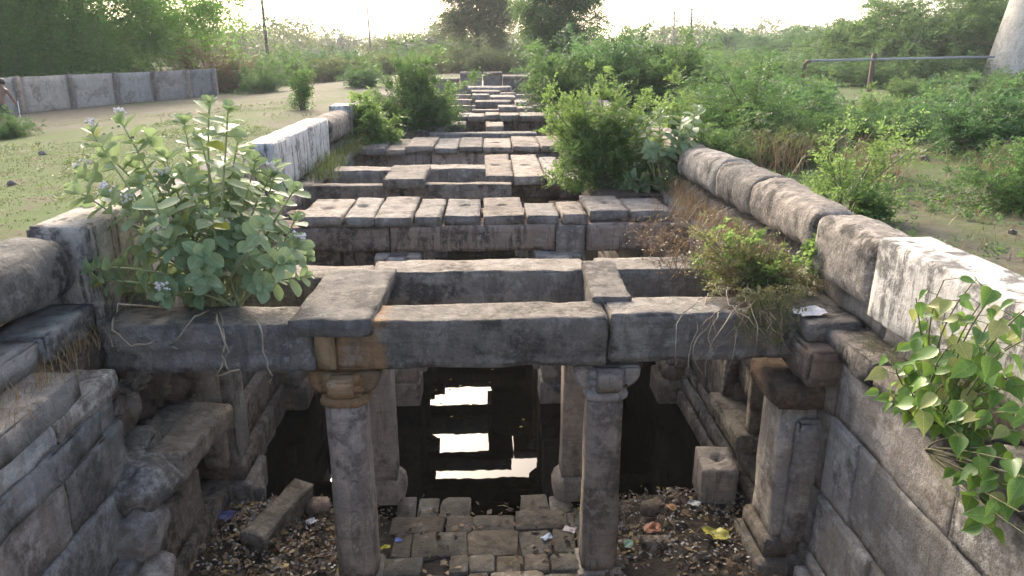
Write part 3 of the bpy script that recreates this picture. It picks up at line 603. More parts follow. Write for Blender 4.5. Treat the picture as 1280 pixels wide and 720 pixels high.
def bush_meshes(rx, ry, rz, n, L, k, ll, lw, mat, twig, seed, lump=.35, shell=.5, droop=.2, up=.5, ns=None):
    """arching shoots from one foot, side twigs, feathery sprays along the twigs; n sprays"""
    rng = np.random.default_rng(seed); ns = ns or max(12, int(n / 60)); nsub = 9; nsp = max(3, int(n / ns / nsub)); O = []; D = []; mb = MB()
    for i in range(ns):
        a = rng.uniform(0, 6.283); e = rng.uniform(.02, 1.0) ** .8; ct = math.sqrt(max(0, 1 - e * e)); q = (1 + lump * rng.normal(0, .55)) * rng.uniform(.72, 1.1)
        tip = np.array([ct * math.cos(a) * rx * q, ct * math.sin(a) * ry * q, max(.1, e * 1.75) * rz * q]); b = np.array([rng.normal(0, .1) * rx, rng.normal(0, .1) * ry, -.04])
        mid = b * .4 + tip * .5 + [0, 0, .28 * rz]; T = np.linspace(0, 1, 9)[:, None]; C = b * (1 - T) ** 2 + mid * 2 * T * (1 - T) + tip * T * T; C[:, 2] = np.maximum(C[:, 2], -.04)
        w = .014 * rz + .006; mb.add(*tube([tuple(c) for c in C], [w * (1 - .09 * j) for j in range(9)], 4, False))
        for j in range(nsub):
            t = rng.uniform(.22, 1) * 8; f = min(7, int(t)); p = C[f] + (C[f + 1] - C[f]) * (t - f); tg = C[f + 1] - C[f]; tg = tg / (np.linalg.norm(tg) + 1e-6)
            sd = tg * .6 + rng.normal(0, .65, 3) + [0, 0, up * .4]; sd /= np.linalg.norm(sd) + 1e-6; sl = rng.uniform(.18, .5) * (rx + rz) * .42
            if j < 4: mb.add(*tube([tuple(p), tuple(p + sd * sl * .9)], [w * .35, w * .12], 3, False))
            u = rng.uniform(.15, 1, nsp)[:, None]; O.append(p + sd * u * sl + rng.normal(0, .02 * rx, (nsp, 3))); D.append(np.tile(sd, (nsp, 1)) + rng.normal(0, .55, (nsp, 3)) + [0, 0, up * .3])
    O = np.concatenate(O); O[:, 2] = np.maximum(O[:, 2], .03); V, F = spray_arrays(O, np.concatenate(D), L, k, ll, lw, rng, droop); V[:, 2] = np.maximum(V[:, 2], .0)
    return fast_mesh('foliage', V, F, mat, False), mb.mesh('stem', twig)
def place_bush(name, label, cat, loc, meshes, rotz=0, sc=1.0, group=None, stuff=True):
    t = thing(name, label, cat, loc, rotz, group); t.scale = (sc, sc, sc)
    f = link('foliage', meshes[0], t); s = link('stem', meshes[1], t)
    if stuff: f['kind'] = 'stuff'
    return t
def tree(name, label, loc, h, rx, ry, rz, n, L, k, ll, lw, mat, bark, seed, cz=None, trunk_r=.2, lump=.4, droop=.5, cat='tree', group=None, shell=.35):
    t = thing(name, label, cat, loc, 0, group); rng = np.random.default_rng(seed); r = random.Random(seed); cz = cz if cz is not None else h - rz
    P, d = crown_points(n, rx, ry, rz, rng, lump, seed, shell, -.9, max(45, n // 45)); P = P + [0, 0, cz]; P[:, 2] = np.maximum(P[:, 2], .3)
    D = d + rng.normal(0, .6, d.shape)
    V, F = spray_arrays(P - D / np.linalg.norm(D, axis=1, keepdims=True) * L * .4, D, L, k, ll, lw, rng, droop)
    c = link('crown', fast_mesh('crown', V, F, mat, False), t); c['kind'] = 'stuff'
    mb = MB(); top = Vector((r.uniform(-.3, .3), r.uniform(-.3, .3), max(.8, cz - rz * .25)))
    pts = [Vector((0, 0, -.1)), Vector((.1 * trunk_r, 0, .25)), top * .5 + Vector((r.uniform(-.2, .2), 0, 0)), top]
    mb.add(*tube(pts, [trunk_r * 1.4, trunk_r * 1.05, trunk_r * .85, trunk_r * .7], 8))
    for i in rng.choice(len(P), min(30, len(P)), replace=False):
        e = Vector(P[i]); b = pts[2].lerp(top, r.random()); mid = b.lerp(e, .5) + Vector((r.uniform(-.4, .4), r.uniform(-.4, .4), .1 * rz))
        mb.add(*tube([b, b.lerp(mid, .5), mid, mid.lerp(e, .5), e], [trunk_r * .4, trunk_r * .3, trunk_r * .22, trunk_r * .12, .01], 5, False))
    link('trunk', mb.mesh('trunk', bark), t); return t
M['bark'] = plain_mat('brown_bark', (.12, .085, .06), .9, .35, 9, .6); M['twig'] = plain_mat('thin_green_brown_stem', (.16, .15, .08), .8, .3, 12, .2)
M['greenstem'] = plain_mat('yellow_green_stem', (.3, .31, .15), .7, .2, 12, .1)
M['straw'] = leaf_mat('dry_straw', (.34, .25, .13), (.2, .13, .07), .3); M['drytwig'] = plain_mat('dry_brown_twig', (.2, .13, .085), .9, .35, 14, .2); M['root'] = plain_mat('pale_dry_root', (.36, .29, .2), .85, .25, 14, .2)
M['calo'] = leaf_mat('grey_green_leaf', (.17, .245, .115), (.27, .345, .185), .34, (.33, .42, .17), .5, .22, True)
M['calo2'] = leaf_mat('yellowing_leaf', (.45, .40, .05), (.3, .33, .06), .35)
M['heart'] = leaf_mat('heart_leaf_green', (.05, .13, .022), (.13, .24, .04), .4, (.3, .46, .06), .36, .4, True)
M['heartyel'] = leaf_mat('heart_leaf_yellow_green', (.17, .24, .055), (.3, .29, .1), .36, (.36, .42, .12), .4, .35, True)
M['bright'] = leaf_mat('bright_green_leaf', (.11, .19, .06), (.18, .27, .085), .48, (.28, .4, .1), .5, .2)
M['midgreen'] = leaf_mat('mid_green_leaf', (.065, .13, .045), (.115, .19, .065), .45, (.2, .32, .09), .5, .2)
M['feather'] = leaf_mat('feathery_green_leaf', (.05, .115, .04), (.095, .17, .055), .45, (.17, .29, .08), .5, .2)
M['canopy'] = leaf_mat('feathery_canopy_leaf', (.075, .185, .035), (.15, .285, .06), .55, (.28, .52, .08), .6, .1)
M['dull'] = leaf_mat('dull_olive_leaf', (.08, .115, .04), (.14, .165, .06), .42, (.22, .27, .09))
M['brownleaf'] = leaf_mat('browning_leaf', (.13, .09, .05), (.2, .14, .075), .3); M['bluegreen'] = leaf_mat('blue_green_leaf', (.05, .125, .05), (.09, .175, .07), .45, (.17, .3, .09))
M['drybush'] = leaf_mat('dry_shrub_leaf', (.15, .17, .06), (.22, .18, .09), .4, (.28, .3, .1)); M['flower'] = plain_mat('pale_lilac_flower', (.66, .6, .56), .7, .2, 30, 0)

# ------------------------------------------------------------------ hero plants with single leaves
def leaf_mesh(name, prof, length, mat, fold=.18, curl=.15):
    """prof: [(t, half width)]; two-sided blade with a mid-rib fold, along +Y"""
    V = []; F = []
    for t, w in prof:
        y = t * length; z = -curl * length * t * t
        V += [(-w * length, y, z + fold * w * length), (0, y, z), (w * length, y, z + fold * w * length)]
    for i in range(len(prof) - 1):
        a, b = 3 * i, 3 * i + 3; F += [(a, a + 1, b + 1, b), (a + 1, a + 2, b + 2, b + 1)]
    return fast_mesh(name, V, F, mat)
OVAL = [(0, .03), (.07, .17), (.25, .3), (.5, .37), (.72, .36), (.9, .22), (1, .03)]
HEART = [(-.05, .09), (.0, .2), (.14, .33), (.3, .35), (.5, .28), (.68, .16), (.82, .06), (1, .005)]
def orient(loc, d, nrm, s):
    d = d.normalized(); x = d.cross(nrm)
    if x.length < 1e-3: x = d.cross(Vector((1, 0, .3)))
    x.normalize(); z = x.cross(d)
    return Matrix.LocRotScale(loc, Matrix((x, d, z)).transposed().to_quaternion(), (s, s, s))
def bez(a, b, c, n): return [a * ((1 - t) ** 2) + b * (2 * t * (1 - t)) + c * t * t for t in [i / n for i in range(n + 1)]]
def flower_cluster(mb, c, r, rnd):
    for _ in range(14):
        p = c + Vector((rnd.uniform(-1, 1), rnd.uniform(-1, 1), rnd.uniform(-.3, 1))) * r; s = r * rnd.uniform(.22, .4)
        V = [p + Vector(v) * s for v in ((1, 0, 0), (-1, 0, 0), (0, 1, 0), (0, -1, 0), (0, 0, 1), (0, 0, -1))]
        mb.add([tuple(v) for v in V], [(0, 2, 4), (2, 1, 4), (1, 3, 4), (3, 0, 4), (2, 0, 5), (1, 2, 5), (3, 1, 5), (0, 3, 5)])
def calotropis(label, base, tips, maxleaf, lsize, seed, roots=None, nflow=7):
    t = thing('milkweed_shrub', label, 'shrub', base); r = random.Random(seed); base = Vector(base)
    meshes = [leaf_mesh('leaf', [(t_, w_ * q_) for t_, w_ in OVAL], 1, M['calo'], f, c) for f, c, q_ in ((.5, .1, 1), (.25, .3, .85), (.8, .02, .9), (.35, -.12, 1.05), (.6, .4, .8), (.15, .12, 1.1))]; yel = leaf_mesh('leaf', OVAL, 1, M['calo2'], .4, .1)
    mb = MB(); fl = []; leaves = []
    for tip in tips:
        tip = Vector(tip) - base; mid = tip * .5 + Vector((r.uniform(-.16, .16), r.uniform(-.12, .12), .1 + r.gauss(0, .1))); L = max(.5, tip.length)
        pts = bez(Vector((r.uniform(-.15, .15), r.uniform(-.1, .1), 0)), mid, tip, 12); mb.add(*tube(pts, [.016 - .0095 * i / 12 for i in range(13)], 5, False))
        az0 = r.uniform(0, 3.1); back = 0.0; j = 0
        while back < L * .62 and j < 13:
            f = 1 - back / (L * 1.06)
            if f < .2: break
            i = min(11, int(f * 12)); p = pts[i].lerp(pts[i + 1], f * 12 - i); tg = (pts[i + 1] - pts[i]).normalized()
            a = tg.cross(Vector((0, 0, 1))); a = a.normalized() if a.length > .1 else Vector((1, 0, 0)); b = tg.cross(a); az = az0 + (j % 2) * math.pi / 2 + r.uniform(-.3, .3)
            s = lsize * min(1, .42 + .2 * j) * r.uniform(.8, 1.15)
            for sg in (1, -1):
                if r.random() < .08 + .035 * j: continue
                sd = (a * math.cos(az) + b * math.sin(az)) * sg; d = sd * (.5 + .14 * j) + tg * max(.15, .6 - .08 * j) + Vector((0, 0, .1))
                nm = tg * 1.0 - sd * .25 + Vector((0, -.15, .45)) + Vector((r.uniform(-.4, .4), r.uniform(-.4, .4), 0)); leaves.append((p, d, nm, s))
            back += .026 + .009 * j if j < 5 else r.uniform(.06, .11); j += 1
        fl.append(pts[-1])
    r.shuffle(leaves); leaves.sort(key=lambda l: l[0].y - .5 * l[3])
    if len(leaves) > maxleaf:
        ov = np.array([(-w, t_, .4 * w) for t_, w in OVAL] + [(0, t_, 0) for t_, w in OVAL] + [(w, t_, .4 * w) for t_, w in OVAL]); m_ = len(OVAL); fb = MB()
        fc = [(i, m_ + i, m_ + i + 1, i + 1) for i in range(m_ - 1)] + [(m_ + i, 2 * m_ + i, 2 * m_ + i + 1, m_ + i + 1) for i in range(m_ - 1)]
        for p, d, nm, s in leaves[maxleaf:]:
            mx = np.array(orient(p, d, nm, s)); fb.add(ov @ mx[:3, :3].T + mx[:3, 3], fc)
        link('leaves', fb.mesh('leaves', M['calo']), t)['kind'] = 'stuff'
    for p, d, nm, s in leaves[:maxleaf]:
        o = link('leaf', yel if r.random() < .025 else r.choice(meshes), t); o.matrix_basis = orient(p, d, nm, s)
    link('stem', mb.mesh('stem', M['greenstem']), t)
    for p in r.sample(fl, min(nflow, len(fl))):
        fb = MB(); flower_cluster(fb, p + Vector((0, 0, .06)), .05, r); link('flower_cluster', fb.mesh('flower_cluster', M['flower'], False), t)
    if roots:
        for pl in roots:
            pts = [Vector(q) - base for q in pl]; sm = []
            for i in range(len(pts) - 1):
                for f in (0, .33, .66): sm.append(pts[i].lerp(pts[i + 1], f) + Vector((r.uniform(-.012, .012), r.uniform(-.02, 0), r.uniform(-.012, .012))))
            sm.append(pts[-1]); V, F = tube(sm, .008, 5); link('dry_root', fast_mesh('dry_root', V, F, M['root']), t)
    return t
tips = []
rr = random.Random(21)
for x, y in [(115, 165), (150, 150), (105, 215), (90, 235), (135, 245), (165, 200), (185, 165), (205, 190), (230, 150), (262, 128), (285, 135), (250, 170), (300, 165), (225, 215), (275, 200), (320, 200), (345, 205),
             (190, 240), (245, 250), (300, 240), (345, 250), (370, 235), (330, 280), (375, 305), (385, 345), (360, 330), (140, 290), (150, 330), (120, 350), (165, 355), (200, 300), (215, 340), (240, 375), (190, 280), (280, 290),
             (310, 320), (330, 360), (255, 320), (290, 355), (160, 260), (210, 255), (265, 270), (320, 240), (235, 300), (175, 320), (290, 220), (350, 290), (130, 190), (110, 335), (135, 365), (108, 260), (340, 220), (310, 185), (240, 195), (205, 225), (170, 225), (260, 235), (225, 275), (280, 255), (305, 290), (250, 345), (205, 370), (175, 350), (275, 370), (370, 270), (385, 320)]:
    q = aty(x, y, rr.uniform(5.75, 7.2) if y > 230 else rr.uniform(6.1, 7.3)); tips.append(q)
B0 = aty(285, 385, 6.55); B0.z = 2.76
rts = [[aty(x, y, Y) for x, y, Y in l] for l in ([(205, 385, 6.3), (150, 380, 5.85), (140, 410, 5.8), (165, 432, 5.8), (190, 428, 5.82)], [(262, 388, 6.2), (245, 395, 5.85), (215, 432, 5.84), (222, 436, 5.83)],
        [(268, 388, 6.2), (272, 400, 5.82), (285, 440, 5.8), (272, 468, 5.8), (300, 462, 5.82)], [(275, 388, 6.2), (282, 420, 5.82), (278, 445, 5.8), (285, 462, 5.8)], [(310, 392, 6.1), (325, 405, 5.82), (330, 440, 5.84), (340, 470, 5.85), (338, 480, 5.86)])]
calotropis('big milkweed shrub with broad grey-green leaves rooted on the front lintel', B0, tips, 300, .165, 4, rts, 13)
tips = [aty(x, y, rr.uniform(11.6, 12.6)) for x, y in [(800, 150), (825, 140), (850, 150), (872, 160), (880, 180), (860, 195), (835, 190), (810, 185), (845, 215), (820, 225), (795, 235), (775, 240), (830, 240), (855, 175), (870, 135), (815, 205), (795, 210), (845, 165), (785, 165), (860, 150), (880, 200), (805, 240), (785, 225), (825, 170), (865, 215), (840, 200)]]
B1 = aty(830, 232, 12.1); B1.z = 2.8
calotropis('smaller dusty milkweed with pale grey leaves beside the bright green bush', B1, tips, 150, .19, 9, None, 2)

def heart_plant():
    base = Vector((2.9, 4.15, 2.62)); t = thing('fig_sapling', 'heart-leaved fig sapling growing out of the pale wall under the whitewashed block', 'sapling', base); r = random.Random(31)
    green = [leaf_mesh('leaf', [(t_, w_ * q_) for t_, w_ in HEART], 1, M['heart'], f, c) for f, c, q_ in ((.35, .15, 1), (.15, .4, .9), (.6, .05, 1.05), (.5, .3, .85), (.2, -.1, 1))]; yel = [leaf_mesh('leaf', HEART, 1, M['heartyel'], f, c) for f, c in ((.25, .12), (.4, .2))]
    mb = MB(); LV = []
    P = [(1145, 372), (1180, 350), (1215, 355), (1245, 365), (1275, 390), (1160, 400), (1200, 395), (1235, 405), (1265, 430), (1120, 460), (1140, 485), (1110, 490), (1165, 450), (1190, 430), (1215, 450), (1240, 470), (1270, 470), (1180, 480), (1205, 500), (1230, 510), (1260, 510),
         (1150, 510), (1125, 500), (1275, 540), (1195, 540), (1250, 440), (1290, 420), (1300, 480), (1310, 520), (1225, 425), (1170, 420), (1290, 380), (1205, 470), (1140, 430), (1185, 375), (1255, 395), (1225, 380)]
    low = [(1215, 575), (1235, 560), (1255, 590), (1225, 620), (1250, 650), (1270, 610), (1240, 665), (1275, 640), (1290, 600), (1285, 670), (1220, 598), (1262, 575), (1200, 545)]
    for q, hang in [(p, 0) for p in P] + [(p, 1) for p in low]:
        Yd = r.uniform(4.05, 4.7) if not hang else r.uniform(4.2, 4.5)
        dr = ray(*q); Xd = r.uniform(2.45, 2.86) if not hang else r.uniform(2.6, 2.8)
        tip = dr * (Xd / dr.x) + Vector((0, 0, CAMZ)) - base
        b0 = Vector((0, r.uniform(-.12, .12), 0)) if not hang else Vector((-.06, .0, -.1))
        mid = tip * .5 + Vector((-.1 + r.uniform(-.08, .05), r.uniform(-.1, .1), .12 if not hang else -.02)); pts = bez(b0, mid, tip, 8); mb.add(*tube(pts, [.008 - .0006 * i for i in range(9)], 5, False))
        for j in range(r.randint(9, 13) if not hang else r.randint(3, 4)):
            f = 1 - j * r.uniform(.07, .12)
            if f < .3: break
            i = min(7, int(f * 8)); p = pts[i].lerp(pts[i + 1], f * 8 - i)
            a = r.uniform(0, 6.28); pet = Vector((math.cos(a), math.sin(a), r.uniform(-.15, .5))) * r.uniform(.04, .08); e = p + pet; mb.add(*tube([p, e], [.0025, .0018], 3, False))
            d = Vector((pet.x, pet.y, 0)).normalized() * .8 + Vector((0, -.1, r.uniform(-1.0, -.15))); nm = Vector((-.25, -.55, .9)) + Vector((r.uniform(-.5, .5), r.uniform(-.5, .5), r.uniform(-.2, .2)))
            top = q[1] < 440
            LV.append((r.choice(yel) if r.random() < (.45 if top else .08) else r.choice(green), orient(e, d, nm, r.uniform(.065, .11) if top and r.random() < .6 else r.uniform(.09, .145))))
    LV.sort(key=lambda l: (l[1].translation.y + l[1].translation.x)); fb = MB()
    for me, mx in LV[:300]: link('leaf', me, t).matrix_basis = mx
    for me, mx in LV[300:]:
        V = np.empty(len(me.vertices) * 3); me.vertices.foreach_get('co', V); A = np.array(mx); fb.add(V.reshape(-1, 3) @ A[:3, :3].T + A[:3, 3], [tuple(p_.vertices) for p_ in me.polygons])
    if fb.n: link('leaves', fb.mesh('leaves', M['heart']), t)['kind'] = 'stuff'
    link('stem', mb.mesh('stem', M['twig']), t)
heart_plant()

# ------------------------------------------------------------------ shrubs rooted in the masonry
bb = bush_meshes(1.0, .8, .95, 4800, .2, 9, .05, .032, M['bright'], M['twig'], 41, lump=.25, shell=.3, up=.9, ns=64)
place_bush('leafy_bush', 'bright green upright bush growing between the slabs in the well', 'bush', (2.0, 12.7, 2.72), bb)
bb2 = bush_meshes(.62, .6, .62, 1300, .22, 8, .08, .055, M['bright'], M['twig'], 42, lump=.2, shell=.3, up=.6, ns=34)
place_bush('leafy_bush', 'small round leafy bush at the end of the turf-side parapet', 'bush', (-2.75, 18.6, 2.66), bb2, 0, 1.1)
bb3 = bush_meshes(1.4, 1.2, 1.15, 4200, .26, 8, .075, .045, M['midgreen'], M['twig'], 43, lump=.25, shell=.3, up=.5, ns=60)
place_bush('leafy_bush', 'wide sunlit bush covering the stones behind the small round bush', 'bush', (-1.9, 22.3, 2.6), bb3, .5)
def dry_shrub():
    t = thing('straggling_shrub', 'half-dry straggling shrub with thin trailing stems on the lintel end', 'shrub', (2.55, 6.75, 2.75)); rng = np.random.default_rng(8); r = random.Random(8); base = t.location
    f0, s0 = bush_meshes(.55, .5, .36, 1500, .1, 6, .032, .022, M['drybush'], M['drytwig'], 8, .6, .3, .3, .6, ns=30); f = link('foliage', f0, t); f['kind'] = 'stuff'; link('stem', s0, t)
    f1, s1 = bush_meshes(.5, .45, .34, 480, .12, 6, .042, .032, M['bright'], M['drytwig'], 18, .7, .3, .3, .8, ns=16); f = link('foliage', f1, t); f['kind'] = 'stuff'; link('stem', s1, t)
    P, d = crown_points(300, .5, .45, .4, rng, .45, 3, .25, -.4); P += [0, -.05, .25]
    mb = MB()
    for k in range(45):
        e = Vector(P[r.randrange(len(P))]) * r.uniform(.9, 1.2); b = Vector((r.uniform(-.2, .2), r.uniform(-.15, .15), -.03)); m = b.lerp(e, .5) + Vector((r.uniform(-.1, .1), r.uniform(-.1, .1), r.uniform(0, .12))); mb.add(*tube(bez(b, m, e, 5), [.007, .006, .005, .004, .003, .002], 4, False))
    link('stem', mb.mesh('stem', M['drytwig']), t)
    for k in range(22):                                  # trailing dry stems over the lintel
        x = r.uniform(840, 1000); y0 = r.uniform(385, 410); e = aty(x + r.uniform(-60, 60), r.uniform(430, 500), 5.75); m = aty(x, y0, 5.78)
        pts = bez(Vector((r.uniform(-.5, .3), r.uniform(-.5, -.2), r.uniform(.02, .2))), m - base + Vector((r.uniform(-.15, .15), r.uniform(-.1, .05), r.uniform(.0, .25))), e - base + Vector((0, 0, r.uniform(0, .25))), 10)
        pts = [q_ + Vector((r.gauss(0, .018), r.gauss(0, .012), r.gauss(0, .018))) for q_ in pts]
        V, F = tube(pts, [.0045] * 7 + [.004, .003, .002, .002], 4); link('trailing_stem', fast_mesh('trailing_stem', V, F, M['root'] if k % 2 else M['drytwig']), t)
    f2, s2 = bush_meshes(.42, .2, .22, 380, .09, 6, .03, .02, M['drybush'], M['drytwig'], 28, .8, .3, .6, .0, ns=14); V2 = np.empty(len(f2.vertices) * 3); f2.vertices.foreach_get('co', V2); V2 = V2.reshape(-1, 3); V2[:, 2] = V2[:, 2] * .6 - .45 * np.clip(-V2[:, 1] * 3, 0, 1); f2.vertices.foreach_set('co', V2.ravel())
    f = link('foliage', f2, t, (-.1, -.72, .1)); f['kind'] = 'stuff'
    mb = MB()                                            # brown dead growth beside it
    for k in range(110):
        b = Vector((r.uniform(-.75, -.1), r.uniform(.3, 2.3), r.uniform(-.05, .1))); e = b + Vector((r.uniform(-.35, .35), r.uniform(-.3, .3), r.uniform(.05, .45))); mb.add(*tube([b, b.lerp(e, .5) + Vector((0, 0, .06)), e], [.004, .003, .002], 3, False))
    link('dead_twigs', mb.mesh('dead_twigs', M['drytwig']), t)['kind'] = 'stuff'
    n = 380; O = np.stack((rng.uniform(-.8, -.05, n), rng.uniform(.2, 2.4, n), rng.uniform(0, .28, n)), -1); V, F = spray_arrays(O, rng.normal(0, 1, (n, 3)) + [0, 0, .7], .1, 4, .03, .02, rng, .2); link('dead_leaves', fast_mesh('dead_leaves', V, F, M['brownleaf'], False), t)['kind'] = 'stuff'
dry_shrub()
wm = bush_meshes(.16, .16, .22, 90, .08, 6, .045, .03, M['bright'], M['twig'], 61, up=1.0)
place_bush('weed_plant', 'small weed in the gap between two round coping stones', 'plant', (3.12, 6.5, 3.0), wm)

# ------------------------------------------------------------------ trees and thickets
tree('overhanging_tree', 'large feathery green tree spreading low over the concrete panel wall', (-24, 47, gz(-24, 47)), 12, 6.8, 5.5, 5.6, 7500, 1.5, 15, .32, .085, M['canopy'], M['bark'], 71, cz=5.0, trunk_r=.4, lump=.4, droop=1.3)
tree('overhanging_tree', 'second feathery green tree filling the corner above the person', (-31, 45, gz(-31, 45)), 12, 6.5, 5.5, 6.0, 6500, 1.5, 15, .32, .085, M['canopy'], M['bark'], 72, cz=5.2, trunk_r=.4, lump=.4, droop=1.3)
tree('sparse_tree', 'thin sparse tree rising from the brown thicket behind the panel wall', (-19.5, 56, gz(-19, 56)), 9, 1.6, 1.6, 3.2, 420, .5, 10, .13, .05, M['dull'], M['bark'], 73, cz=4.4, trunk_r=.1, lump=.6)
tree('sparse_tree', 'bare-limbed tree top leaning out behind the large feathery tree', (-24.5, 58, gz(-24, 58)), 11, 2.6, 2.4, 3.2, 700, .5, 10, .13, .05, M['brownleaf'], M['bark'], 74, cz=8.0, trunk_r=.16, lump=.6)
tree('dark_tree', 'dark brownish tree standing beyond the end wall of the beams', (-.3, 78, gz(0, 78)), 9, 3.9, 3.5, 3.5, 8000, .7, 10, .2, .08, M['dull'], M['bark'], 75, cz=6.2, trunk_r=.25)
tree('leafy_tree', 'light green drooping tree beside the dark brownish tree', (4.6, 50, gz(5, 50)), 8.5, 2.7, 2.6, 3.0, 4200, .7, 12, .2, .07, M['midgreen'], M['bark'], 76, cz=4.3, trunk_r=.2, droop=.8)
for i, (x, Y, rx, rz, m_, lb) in enumerate([(1105, 54, 4.6, 2.5, 'midgreen', 'rounded green tree beyond the pipe in the thicket'), (1190, 50, 5.2, 3.4, 'midgreen', 'tallest green tree beyond the pipe, next to the concrete tower'), (1250, 66, 5.5, 4.4, 'feather', 'dark feathery tree behind the concrete tower'),
                                          (985, 95, 5.5, 2.6, 'bluegreen', 'hazy blue-green tree far beyond the thicket, broad crown'), (915, 105, 4.0, 2.6, 'bluegreen', 'hazy small round tree near the pole with insulators'), (1045, 85, 5, 2.6, 'feather', 'hazy low tree left of the rounded tree beyond the pipe')]):
    p = aty(x, 75, Y); z = gz(p.x, Y); tree('thicket_tree', lb, (p.x, Y, z), 8, rx, rx * .9, rz, 6000, .7, 10, .19, .08, M[m_], M['bark'], 80 + i, cz=rz * .95, trunk_r=.2, droop=.5)
VAR = [bush_meshes(1.9, 1.8, 1.15, 2400, .42, 11, .1, .04, M['feather'], M['bark'], 91, lump=.5, shell=.35, droop=.5),
       bush_meshes(1.7, 1.7, 1.1, 2400, .38, 11, .095, .045, M['midgreen'], M['bark'], 92, lump=.5, shell=.35, droop=.4),
       bush_meshes(2.0, 1.8, 1.05, 2400, .42, 11, .1, .04, M['bluegreen'], M['bark'], 93, lump=.5, shell=.35, droop=.5),
       bush_meshes(1.8, 1.6, 1.0, 2000, .4, 10, .1, .045, M['dull'], M['bark'], 94, lump=.5, shell=.35, droop=.4),
       bush_meshes(1.5, 1.4, 1.05, 2200, .34, 10, .1, .055, M['bright'], M['twig'], 95, lump=.45, shell=.35, droop=.2)]
# individually seen bushes: x, y of the foot in the photograph, depth decides the rest
NEAR = [(858, 168, 15.5, 4, .62, 'yellow-green bush just behind the round coping stones and the pale milkweed'), (712, 132, 24.5, 1, 1.0, 'light green bush overhanging the far slabs past the bright bush'),
        (760, 128, 26, 2, 1.25, 'grey-green thorn bush behind the bright green bush'), (820, 125, 25, 1, 1.15, 'green thorn bush between the bright bush and the yellow-green bush'),
        (935, 180, 14.5, 0, .72, 'dark low thorn bush beside the round coping stones'), (1005, 165, 17, 2, .58, 'blue-green thorn bush behind the thin sapling'),
        (1235, 185, 14.2, 2, .7, 'dark drooping thorn bush below the concrete tower'), (1160, 150, 19, 1, .55, 'green thorn bush on the bare patch before the pipe'), (1275, 270, 8.9, 0, .42, 'low spreading weed bush on the bare ground by the whitewashed block'),
        (1095, 140, 22, 4, .45, 'light green bush at the foot of the pipe support'), (920, 140, 21, 1, .75, 'mid green bush among the thorn thicket near the parapet end')]
NEAR += [(905, 200, 12.2, 1, .4, 'small leafy bush leaning on the far round coping stones'), (960, 195, 12.6, 3, .42, 'olive bush among dry grass behind the airy sapling'), (1010, 190, 13.5, 1, .45, 'mid green bush standing behind the airy sapling'), (890, 150, 18, 0, .6, 'feathery bush behind the yellow-green bush'), (1075, 178, 15, 0, .42, 'feathery low bush right behind the airy sapling'), (1130, 168, 16.5, 2, .45, 'blue-green low bush between the sapling and the drooping bush'),
         (1190, 160, 17, 4, .45, 'light green bush behind the drooping thorn bush'), (960, 150, 19, 2, .62, 'blue-green bush in front of the pipe elbow'), (1270, 215, 11, 1, .35, 'small green bush at the edge of the bare ground')]
for i, (x, y, Y, v, s, lb) in enumerate(NEAR):
    p = aty(x, y, Y); place_bush('thorn_bush', lb, 'bush', (p.x, Y, gz(p.x, Y) - .05), VAR[v], i * 1.3, s)
r = random.Random(99); k = 0; KIND = ['feathery dark green', 'mid green leafy', 'blue-green feathery', 'dull olive', 'light green']
for Y in (24, 29, 34, 40, 47, 55, 66, 80):
    x = r.uniform(690, 740) if Y < 40 else r.uniform(560, 620)
    while x < 1330:
        v = r.choice((0, 0, 1, 1, 2, 2, 3, 4)); p = aty(x, 100, Y); s = (r.uniform(.62, .92) if not (x > 960 and Y < 42) else r.uniform(.42, .58)) * (1 + max(0, Y - 34) / 110)
        clear = 28 < Y < 46 and 1030 < x < 1130
        if not clear and not (Y < 30 and x > 1040) and p.x > 4.6:
            place_bush('thorn_bush', KIND[v] + ' thorn bush in the ' + ('near edge' if Y < 33 else 'middle' if Y < 50 else 'hazy back') + ' of the thicket by the pipe', 'bush', (p.x, Y + r.uniform(-2, 2), gz(p.x, Y) - .08), VAR[v], r.uniform(0, 6), s, KIND[v] + ' thicket bushes, ' + ('near' if Y < 33 else 'middle' if Y < 50 else 'back')); k += 1
        x += r.uniform(60, 110) * s * 26 / Y
for Y, xa, xb in ((50, 200, 320), (56, 290, 470), (64, 330, 560), (76, 300, 600), (90, 300, 600)):
    x = xa
    while x < xb:
        p = aty(x, 100, Y); s = r.uniform(.8, 1.15) * (1 + (Y - 50) / 90)
        v = 3 if r.random() < .5 else r.choice((0, 1, 2))
        place_bush('thorn_bush', KIND[v] + ' bush along the far edge of the turf' + (', front rank' if Y < 60 else ', hazy rear rank'), 'bush', (p.x, Y + r.uniform(-2, 2), gz(p.x, Y) - .08), VAR[v], r.uniform(0, 6), s, KIND[v] + ' bushes edging the turf' + (', front' if Y < 60 else ', rear'))
        x += r.uniform(1.9, 2.8) * s * 930 / Y
for x, Y_, s_ in ((585, 70, 1.5), (612, 66, 1.35), (640, 71, 1.6)):
    p = aty(x, 100, Y_); place_bush('thorn_bush', 'tall olive bush hiding the trunk of the dark brownish tree', 'bush', (p.x, Y_, gz(p.x, Y_) - .1), VAR[3], x, s_, 'bushes at the foot of the dark tree')
brown = bush_meshes(1.9, 1.8, 1.5, 1500, .5, 9, .09, .03, M['brownleaf'], M['bark'], 96, lump=.5, shell=.3, droop=.4)
for x, s in ((232, 1.25), (268, 1.15), (290, .9)):
    p = aty(x, 100, 49); place_bush('dry_thorn_bush', 'tall brown dry thorn bush behind the end of the panel wall', 'bush', (p.x, 49, gz(p.x, 49)), brown, x, s, 'brown bushes behind the panel wall')
